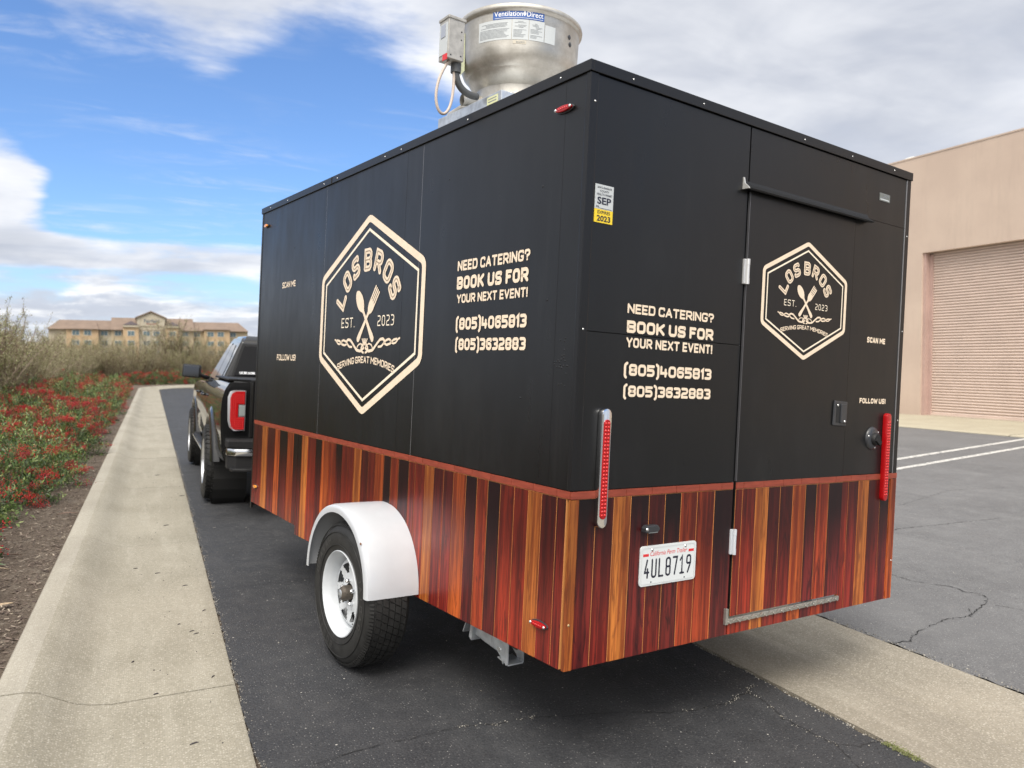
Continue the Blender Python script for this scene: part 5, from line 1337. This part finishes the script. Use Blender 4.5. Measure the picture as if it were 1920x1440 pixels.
for v in (298, 380, 462):
    for u, y in ((285,-1.2),(380,-1.2),(510,1.5),(625,.6),(735,-1.4),(865,-.4),(950,-.4),(1087,-1.4),(1203,.6),(1308,1.5),(1425,-1.2),(1517,-1.2),(1637,1.5)): hwin(u, v, y)

# ------------------------------------------------------------------ planting
def qmesh(name, verts, faces, mis, mats, smooth=False):
    me = bpy.data.meshes.new(name); me.from_pydata(verts, [], faces)
    for m_ in mats: me.materials.append(m_)
    me.polygons.foreach_set('material_index', mis)
    if smooth: me.polygons.foreach_set('use_smooth', [True]*len(me.polygons))
    me.update(); return me
def leafm(name, c, rough=.5, tr_=.15):
    m_ = pmat(name, c, rough, spec=.4); nt = m_.node_tree; p = nt.nodes['Principled BSDF']; t = NT(nt)
    tl_ = t.new('ShaderNodeBsdfTranslucent'); tl_.inputs[0].default_value = (c[0]*1.5, c[1]*1.5, c[2]*.9, 1); mx = t.new('ShaderNodeMixShader'); mx.inputs[0].default_value = tr_
    nt.links.new(p.outputs[0], mx.inputs[1]); nt.links.new(tl_.outputs[0], mx.inputs[2]); nt.links.new(mx.outputs[0], nt.nodes['Material Output'].inputs[0]); return m_
greens = [leafm('leaf_dark', (.032,.062,.018)), leafm('leaf_mid', (.070,.120,.034)), leafm('leaf_light', (.17,.25,.07)), leafm('leaf_grey', (.13,.18,.10)), leafm('leaf_pale', (.32,.37,.16))]
reds = [pmat('berry_red', (.40,.010,.011), .35), pmat('berry_dark', (.18,.006,.010), .4), pmat('berry_orange', (.42,.025,.012), .35)]
twigm = pmat('twig_brown', (.09,.06,.04), .8); twigl = pmat('twig_tan', (.27,.21,.155), .8); twigr = pmat('twig_reddish', (.155,.10,.075), .8)
dry = [leafm('dry_olive', (.25,.26,.115), .7), leafm('dry_tan', (.31,.28,.17), .7), leafm('dry_pale', (.41,.39,.26), .7), leafm('dry_green', (.17,.20,.075), .7), leafm('dry_brown', (.15,.11,.07), .7)]
OCT = [(1,0,0),(-1,0,0),(0,1,0),(0,-1,0),(0,0,1),(0,0,-1)]; OF = [(0,2,4),(2,1,4),(1,3,4),(3,0,4),(2,0,5),(1,2,5),(3,1,5),(0,3,5)]
def add_leaf(v, f, mi, p, d, nrm, L_, w, k, fold=.25):
    s = d.cross(nrm)
    if s.length < 1e-4: return
    s.normalize(); n2_ = s.cross(d).normalized(); b = len(v)
    q0 = p; q1 = p+d*L_*.45+s*w/2+n2_*w*fold; q2 = p+d*L_; q3 = p+d*L_*.45-s*w/2+n2_*w*fold; qm = p+d*L_*.5
    v += [tuple(q0), tuple(q1), tuple(q2), tuple(q3)]; f += [(b, b+1, b+2), (b, b+2, b+3)]; mi += [k, k]
def berry_shrub(seed, rx, ry, h, nspr=240, lps=16, ncl=34, wts=(5,6,3,3,1)):
    rn = random.Random(seed); v, f, mi = [], [], []; bv, bf, bmi = [], [], []; sv, sf, smi = [], [], []
    lumps = [(rn.uniform(-.6,.6), rn.uniform(-.6,.6), rn.uniform(.25,.55), rn.uniform(-.25,.3)) for _ in range(9)]
    def surf(a, e):
        x, y, z = math.cos(a)*math.cos(e), math.sin(a)*math.cos(e), math.sin(e); r = 1.0
        for lx, ly, ls, la in lumps: r += la*math.exp(-((x-lx)**2+(y-ly)**2)/ls**2)
        return Vector((x*rx*r, y*ry*r, z*h*r*.92+.02))
    for i in range(nspr):
        a = rn.uniform(0, 2*math.pi); e = math.asin(rn.uniform(-.02, 1)); tip = surf(a, e)*rn.uniform(.78, 1.10); base = tip*.25; base.z = max(0, base.z*.2)
        d0 = (tip-base).normalized(); d0 = (d0+Vector((rn.gauss(0,.25), rn.gauss(0,.25), rn.uniform(-.1,.55)))).normalized()
        L_ = rn.uniform(.16,.30); st_ = tip-d0*L_
        b = len(sv); s1 = d0.orthogonal().normalized()*.0022
        sv += [tuple(st_-s1), tuple(st_+s1), tuple(tip)]; sf.append((b, b+1, b+2)); smi.append(0)
        lk = rn.choices(range(5), wts)[0]
        for k in range(lps):
            t = (k+rn.random())/lps; p = st_+d0*L_*t
            dr = Vector((rn.gauss(0,1), rn.gauss(0,1), rn.gauss(0,1))); dr -= d0*dr.dot(d0)
            if dr.length < .01: continue
            dr.normalize(); dd = (d0*.55+dr*.85+Vector((0,0,.15))).normalized(); nn = (Vector((0,0,1))+d0*.4+Vector((rn.gauss(0,.35), rn.gauss(0,.35), 0))).normalized()
            add_leaf(v, f, mi, p, dd, nn, rn.uniform(.038,.062), rn.uniform(.012,.019), lk if rn.random() < .6 else rn.choices(range(5), wts)[0])
    for i in range(ncl):
        a = rn.uniform(0, 2*math.pi); e = math.asin(rn.uniform(.05, .97)); c = surf(a, e)*rn.uniform(.93, 1.05); R0 = rn.uniform(.040,.095); kk = rn.choices((0,1,2), (6,4,1))[0]
        for j in range(rn.randint(35, 90)):
            o_ = Vector((rn.gauss(0,1), rn.gauss(0,1), rn.gauss(0,.55)))*R0*.55; r_ = rn.uniform(.0048,.0070)
            b = len(bv); p = c+o_; bv += [(p.x+x*r_, p.y+y*r_, p.z+z*r_) for x, y, z in OCT]; bf += [tuple(b+q for q in t) for t in OF]; bmi += [kk if rn.random() < .75 else rn.randrange(3)]*8
    # inner branches
    for i in range(26):
        a = rn.uniform(0, 2*math.pi); e = math.asin(rn.uniform(.15, .95)); tip = surf(a, e)*.9; b = len(sv); s1 = Vector((-math.sin(a), math.cos(a), 0))*.006
        sv += [tuple(-s1), tuple(s1), tuple(tip*.5+Vector((0,0,.08))+s1*.7), tuple(tip*.5+Vector((0,0,.08))-s1*.7), tuple(tip)]; sf += [(b, b+1, b+2, b+3), (b+3, b+2, b+4)]; smi += [0, 0]
    return (qmesh('shrub_leaves', v, f, mi, greens), qmesh('shrub_berries', bv, bf, bmi, reds, True), qmesh('shrub_stems', sv, sf, smi, [twigm]))
BS = [berry_shrub(21, .62, .62, .62, 320, 13, 50), berry_shrub(22, .72, .66, .58, 330, 13, 30, (4,6,4,4,2)), berry_shrub(23, .60, .70, .68, 320, 13, 74, (6,6,2,2,1)),
      berry_shrub(24, .66, .60, .58, 320, 13, 8, (2,5,7,4,3)), berry_shrub(25, .70, .70, .54, 330, 13, 44, (5,5,3,4,1))]
ORD = ['nearest','second','third','fourth','fifth','sixth','seventh','eighth','ninth','tenth','eleventh','twelfth','thirteenth','fourteenth','fifteenth','sixteenth','seventeenth','eighteenth','nineteenth']
ORD += ['twentieth']+['twenty-'+q for q in ('first','second','third','fourth','fifth','sixth','seventh','eighth','ninth')]+['thirtieth']+['thirty-'+q for q in ('first','second','third','fourth','fifth','sixth','seventh','eighth','ninth')]+['fortieth']
def put_shrub(k, x, y, z, s, rz, label, group, sz=1):
    t = thing('berry_shrub', label, 'shrub', (x, y, z), rz, group); t.scale = (s, s, s*sz)
    link('foliage', BS[k][0], t); link('berries', BS[k][1], t); link('stems', BS[k][2], t); return t
rs = random.Random(17)
rowA = []; y = 3.1; i = 0
kinds = [2,0,4,2,3,0,1,3,4,2,3,0]
desc = {0: 'green shrub dotted with red berries', 1: 'low grey-green shrub with scattered red berries', 2: 'green shrub crowded with red berry clusters', 3: 'light green shrub with hardly any berries', 4: 'broad low shrub with dark red berries'}
G1 = 'red-berried shrubs in the bed along the sidewalk'
while y < 44:
    k = kinds[i % 12]; s = rs.uniform(.92, 1.12); x = -1.60+rs.uniform(-.08,.10)+(.14 if y > 8.5 else 0)
    lab_ = f"{desc[k]} by the sidewalk, {ORD[i]} in the front row" 
    put_shrub(k, x, y, .06, s, rs.uniform(0, 6.28), lab_, G1, rs.uniform(.9,1.1)); y += rs.uniform(1.0, 1.2); i += 1
y = 4.2; i = 0
while y < 44:
    k = kinds[(i*5+3) % 12]; s = rs.uniform(1.0, 1.25); x = -2.38+rs.uniform(-.15,.12)
    lab_ = f"{desc[k]} {ORD[i]} in the back row" 
    put_shrub(k, x, y, .06, s, rs.uniform(0, 6.28), lab_, G1, rs.uniform(1.0,1.25)); y += rs.uniform(1.15, 1.4); i += 1
y = 26.0; i = 0
while y < 42: i += 1; put_shrub(rs.choice((0,1,4)), -3.15+rs.uniform(-.2,.2), y, .06, rs.uniform(1.05,1.3), rs.uniform(0,6.28), f'red-berried shrub {ORD[i-1]} in the rearmost row against the dry brush', G1, 1.15); y += rs.uniform(1.6, 2.1)
for i in range(15):
    put_shrub(rs.choice((0,2,4)), -1.0+i*1.15, 50.6+rs.uniform(-.3,.4)+max(0, 1.2-i*.5)*-.6, .06, rs.uniform(1.1,1.4), rs.uniform(0,6.28), f'dark red-berried shrub across the sidewalk bend, {ORD[i] if i else "first"} from the left', 'red-berried shrubs across the bend', 1.1)

def brush(seed, h, spread, nstem, green=.5, airy=1.0):
    rn = random.Random(seed); v, f, mi = [], [], []; sv, sf, smi = [], [], []
    wts = (4*green+1, 4, 2.2, 3*green, 2)
    def cyl(a, b, r0, r1, k):
        d = (b-a); s1 = d.orthogonal().normalized(); s2 = d.cross(s1).normalized(); q = len(sv)
        for (p, r_) in ((a, r0), (b, r1)):
            for j in range(3): an = 2.094*j; sv.append(tuple(p+(s1*math.cos(an)+s2*math.sin(an))*r_))
        for j in range(3): sf.append((q+j, q+(j+1) % 3, q+3+(j+1) % 3, q+3+j)); smi.append(k)
    for i in range(nstem):
        a = rn.uniform(0, 2*math.pi); lean = rn.uniform(.05, 1)*spread; d = Vector((math.cos(a)*lean, math.sin(a)*lean, 1)).normalized()
        p = Vector((math.cos(a)*rn.uniform(0,.35)*spread, math.sin(a)*rn.uniform(0,.35)*spread, 0)); Ls = h*rn.uniform(.6, 1.05)/max(.6, d.z); n = 6; k = rn.choice((0, 1, 1, 2))
        for j in range(n):
            q = p+d*Ls/n; r0 = .011*(1-j/n)+.003; cyl(p, q, r0, r0*.8, k)
            if j >= 1:
                for m_ in range(rn.randint(4, 6)):
                    t = rn.random(); b0 = p+(q-p)*t; dd = (d*.75+Vector((rn.gauss(0,.45), rn.gauss(0,.45), rn.gauss(.1,.3)))).normalized(); Lb = rn.uniform(.22,.55)*(1.15-j/n*.6); b1 = b0+dd*Lb
                    cyl(b0, b1, .0035, .0012, k)
                    for w_ in range(rn.randint(9, 15)):
                        tt = rn.uniform(.1, 1.02); pp = b0+dd*Lb*tt+Vector((rn.gauss(0,.02), rn.gauss(0,.02), rn.gauss(0,.02)))
                        ld = (dd*.6+Vector((rn.gauss(0,.6), rn.gauss(0,.6), rn.gauss(.1,.5)))).normalized()
                        nn = Vector((rn.gauss(0,.5), rn.gauss(0,.5), 1)).normalized(); add_leaf(v, f, mi, pp, ld, nn, rn.uniform(.028,.060), rn.uniform(.010,.018), rn.choices(range(5), wts)[0], .1)
            p = q; d = (d+Vector((rn.gauss(0,.12), rn.gauss(0,.12), .05))).normalized()
    return qmesh('brush_leaves', v, f, mi, dry), qmesh('brush_twigs', sv, sf, smi, [twigm, twigl, twigr])
BR = [brush(31, 2.2, .55, 42, .7), brush(32, 2.0, .7, 46, .3), brush(33, 2.5, .42, 34, .5), brush(34, 1.8, .8, 46, 1.0), brush(35, 2.1, .6, 40, .1)]
bd = {0: 'olive and tan bushy dry shrub', 1: 'tan twiggy dry shrub', 2: 'tall thin-stemmed dry shrub', 3: 'greener rounded wild shrub', 4: 'reddish-brown bare-looking shrub'}
def put_brush(k, x, y, z, s, label, group):
    t = thing('wild_shrub', label, 'shrub', (x, y, z), rs.uniform(0, 6.28), group); t.scale = (s*rs.uniform(.95,1.15), s*rs.uniform(.95,1.15), s*rs.uniform(.92,1.08))
    link('crown', BR[k][0], t); link('trunk', BR[k][1], t); return t
GB_ = 'dry wild shrubs behind the berry bed'
y = 9.0; i = 0
while y < 52:
    k = (0,2,1,3,4,0,1,2,3,0,4,1)[i % 12]; lab_ = f"{bd[k]} behind the berry bed, {ORD[i]} from the camera" 
    put_brush(k, -3.75+rs.uniform(-.35,.25)-max(0, 13-y)*.06, y, .03, rs.uniform(.84,1.02)*(.80 if y < 13 else 1.22 if y < 27 else 1.0), lab_, GB_); y += rs.uniform(1.3, 1.7); i += 1
y = 12.0; i = 0
while y < 54: i += 1; put_brush(rs.choice((0,1,2,3,4)), -5.7+rs.uniform(-.5,.5), y, .0, rs.uniform(.95,1.15), f'dry wild shrub {ORD[i-1]} in the second line of brush', GB_); y += rs.uniform(1.7, 2.3)
y = 22.0; i = 0
while y < 58: i += 1; put_brush(rs.choice((0,1,2,3)), -8.2+rs.uniform(-.7,.7), y, .0, rs.uniform(1.05,1.28), f'taller wild shrub {ORD[i-1]} in the rearmost line of brush', GB_); y += rs.uniform(2.0, 2.8)
for i in range(17):
    put_brush(rs.choice((0,1,3,4)), -4.5+i*1.25, 52.8+rs.uniform(-.5,.7), .02, rs.uniform(.95,1.15), f'dry shrub across the sidewalk bend, {ORD[i] if i else "first"} from the left', 'dry wild shrubs across the bend')
for i in range(16):
    put_brush(rs.choice((0,1,3,4)), -6.0+i*1.5, 56.5+rs.uniform(-.8,.8), .0, rs.uniform(1.15,1.42), f'larger wild shrub beyond the bend, {ORD[i] if i else "first"} from the left', 'dry wild shrubs across the bend')
for i, (x, y, s, k) in enumerate(((-2.6, 55.2, 1.35, 3), (1.2, 57.0, 1.75, 4), (6.6, 57.5, 1.55, 3), (3.0, 60.0, 1.5, 0))):
    put_brush(k, x, y, 0, s, ['rounded green shrub left of the hotel sign', 'tall reddish-brown shrub standing in front of the hotel centre', 'green shrub before the right wing of the hotel', 'olive shrub behind the tall reddish-brown one'][i], 'dry wild shrubs across the bend')

# mulch chips on the bed
rn = random.Random(8); v, f, mi = [], [], []
def chip(x, y, z, L_, w, t, a, tilt, k):
    d = Vector((math.cos(a), math.sin(a), tilt)).normalized(); s = Vector((-math.sin(a), math.cos(a), rn.uniform(-.3,.3))).normalized(); n_ = d.cross(s); b = len(v); c = Vector((x, y, z))
    for q in (-1, 1):
        v.extend([tuple(c-d*L_/2*rn.uniform(.7,1)-s*w/2+n_*t*q), tuple(c+d*L_/2-s*w/2*rn.uniform(.3,1)+n_*t*q), tuple(c+d*L_/2*rn.uniform(.8,1)+s*w/2+n_*t*q), tuple(c-d*L_/2+s*w/2*rn.uniform(.4,1)+n_*t*q)])
    f.extend([(b+4,b+5,b+6,b+7),(b,b+1,b+5,b+4),(b+1,b+2,b+6,b+5),(b+2,b+3,b+7,b+6),(b+3,b,b+4,b+7)]); mi.extend([k]*5)
for i in range(26000):
    y = 2.2+rn.random()**1.7*24; x = -.63-abs(rn.random()**1.2)*2.4; big = rn.random()
    L_ = rn.uniform(.008,.03) if big < .93 else rn.uniform(.03,.085)
    chip(x, y, bedz(x, y)+rn.uniform(.001,.010), L_, L_*rn.uniform(.18,.5) if L_ < .03 else rn.uniform(.005,.012), .0012, rn.uniform(0, 6.28), rn.gauss(0,.22), rn.choices(range(5), (5,5,3,2,1))[0])
chipm = [pmat('chip_'+str(i), c, .9, fn=None) for i, c in enumerate(((.10,.075,.060),(.17,.130,.105),(.26,.215,.17),(.065,.045,.038),(.42,.36,.28)))]
for m_, n_ in zip(chipm, ('brown','tan','pale','dark','straw')): m_.name = 'bark_chip_'+n_
mo = link('bark_mulch', qmesh('bark_mulch', v, f, mi, chipm)); tag(mo, 'brown bark mulch and twigs covering the bed beside the sidewalk', kind='stuff')
# individual fallen leaves and twigs that stand out
fl = pmat('fallen_leaf', (.38,.29,.19), .8, fn=vary(.25, 60)); fl2 = pmat('fallen_leaf_dark', (.16,.10,.075), .8)
def fallen(x, y, L_, w, a, m_, label, name='fallen_leaf'):
    mb = MB(); n = 7; vs = []
    for i in range(n+1):
        t = i/n; ww = w/2*math.sin(math.pi*min(.98, max(.03, t)))**.7; zz = .012+.010*math.sin(3.1*t)
        for s in (-1, 0, 1): vs.append(((t-.5)*L_, s*ww+.05*L_*math.sin(t*3), zz-(.005 if s == 0 else 0)))
    mb.add(vs, [(3*i+j, 3*i+j+1, 3*i+j+4, 3*i+j+3) for i in range(n) for j in (0, 1)])
    o = mb.build(name, m_, fixn=False, smooth='all'); o.location = (x, y, bedz(x, y)+.006); o.rotation_euler = (rs.uniform(-.2,.2), rs.uniform(-.15,.15), a); tag(o, label, name.split('_')[1], 'fallen leaves and twigs on the mulch')
fallen(-.93, 6.05, .13, .030, .3, fl, 'curled tan leaf lying on the mulch nearest the sidewalk end')
fallen(-1.02, 5.55, .15, .034, 1.2, fl, 'broad dry leaf at the left edge of the mulch')
fallen(-.78, 5.15, .13, .036, .5, fl, 'pale brown leaf lying close beside the kerb')
fallen(-.92, 4.85, .12, .030, -.2, fl, 'tan leaf on the mulch below the broad one')
fallen(-.70, 8.05, .17, .022, .1, fl2, 'dark bark strip touching the edge of the sidewalk', 'bark_strip')
fallen(-.66, 12.9, .20, .024, .2, fl2, 'far dark bark strip poking onto the sidewalk', 'bark_strip')
fallen(-.98, 6.5, .26, .010, .5, fl2, 'thin dark twig lying across the mulch', 'dry_twig')
# small dark bits and scuffs on the concrete
mb = MB(); rn = random.Random(5)
for (x, y, L_, a) in ((.02,5.9,.035,.1),(.18,5.5,.035,.2),(-.12,6.1,.03,-.2),(.26,4.9,.03,.7),(.18,4.55,.028,.4),(.20,4.5,.03,.3),(.0,3.75,.022,.3),(.13,3.2,.035,.3),(-.1,4.2,.02,.9),(.28,9.2,.06,.0),(.1,7.6,.05,.2),(-.47,4.6,.02,.5),(.24,3.85,.03,1.),(.05,11,.06,.1),(.12,4.7,.016,.2)):
    mb.tube([(x-L_/2*math.cos(a), y-L_/2*math.sin(a), -.005), (x-L_/5*math.cos(a), y-L_/5*math.sin(a)+.002, -.004), (x+L_/4*math.cos(a), y+L_/4*math.sin(a)+.003, -.004), (x+L_/2*math.cos(a), y+L_/2*math.sin(a), -.005)], [.001, .0034, .003, .0008], 5)
for i in range(120):
    x = rn.uniform(-.12,.3); y = 2.5+rn.random()*10; s = rn.uniform(.001,.003); mb.obox((x, y, -.005), (s, 0, 0), (0, s*.7, 0), (0, 0, s*.6))
tag(mb.build('leaf_litter', pmat('dark_bits', (.04,.035,.04), .8)), 'tiny dark leaf bits scattered on the concrete', kind='stuff')
# moss tuft at the gutter edge
v, f, mi = [], [], []; rn = random.Random(6)
for i in range(500):
    t = rn.random(); x = 2.70+rn.gauss(0,.012); y = 2.10+t*.16; p = Vector((x, y, zprof(x)+.002)); d = Vector((rn.gauss(0,.7), rn.gauss(0,.7), .8)).normalized()
    add_leaf(v, f, mi, p, d, Vector((rn.gauss(0,1), rn.gauss(0,1), .3)), rn.uniform(.005,.014), .004, rn.choice((0, 3, 0)), .1)
tag(link('moss', qmesh('moss', v, f, mi, dry)), 'small mossy tuft in the joint of the concrete gutter', kind='stuff')
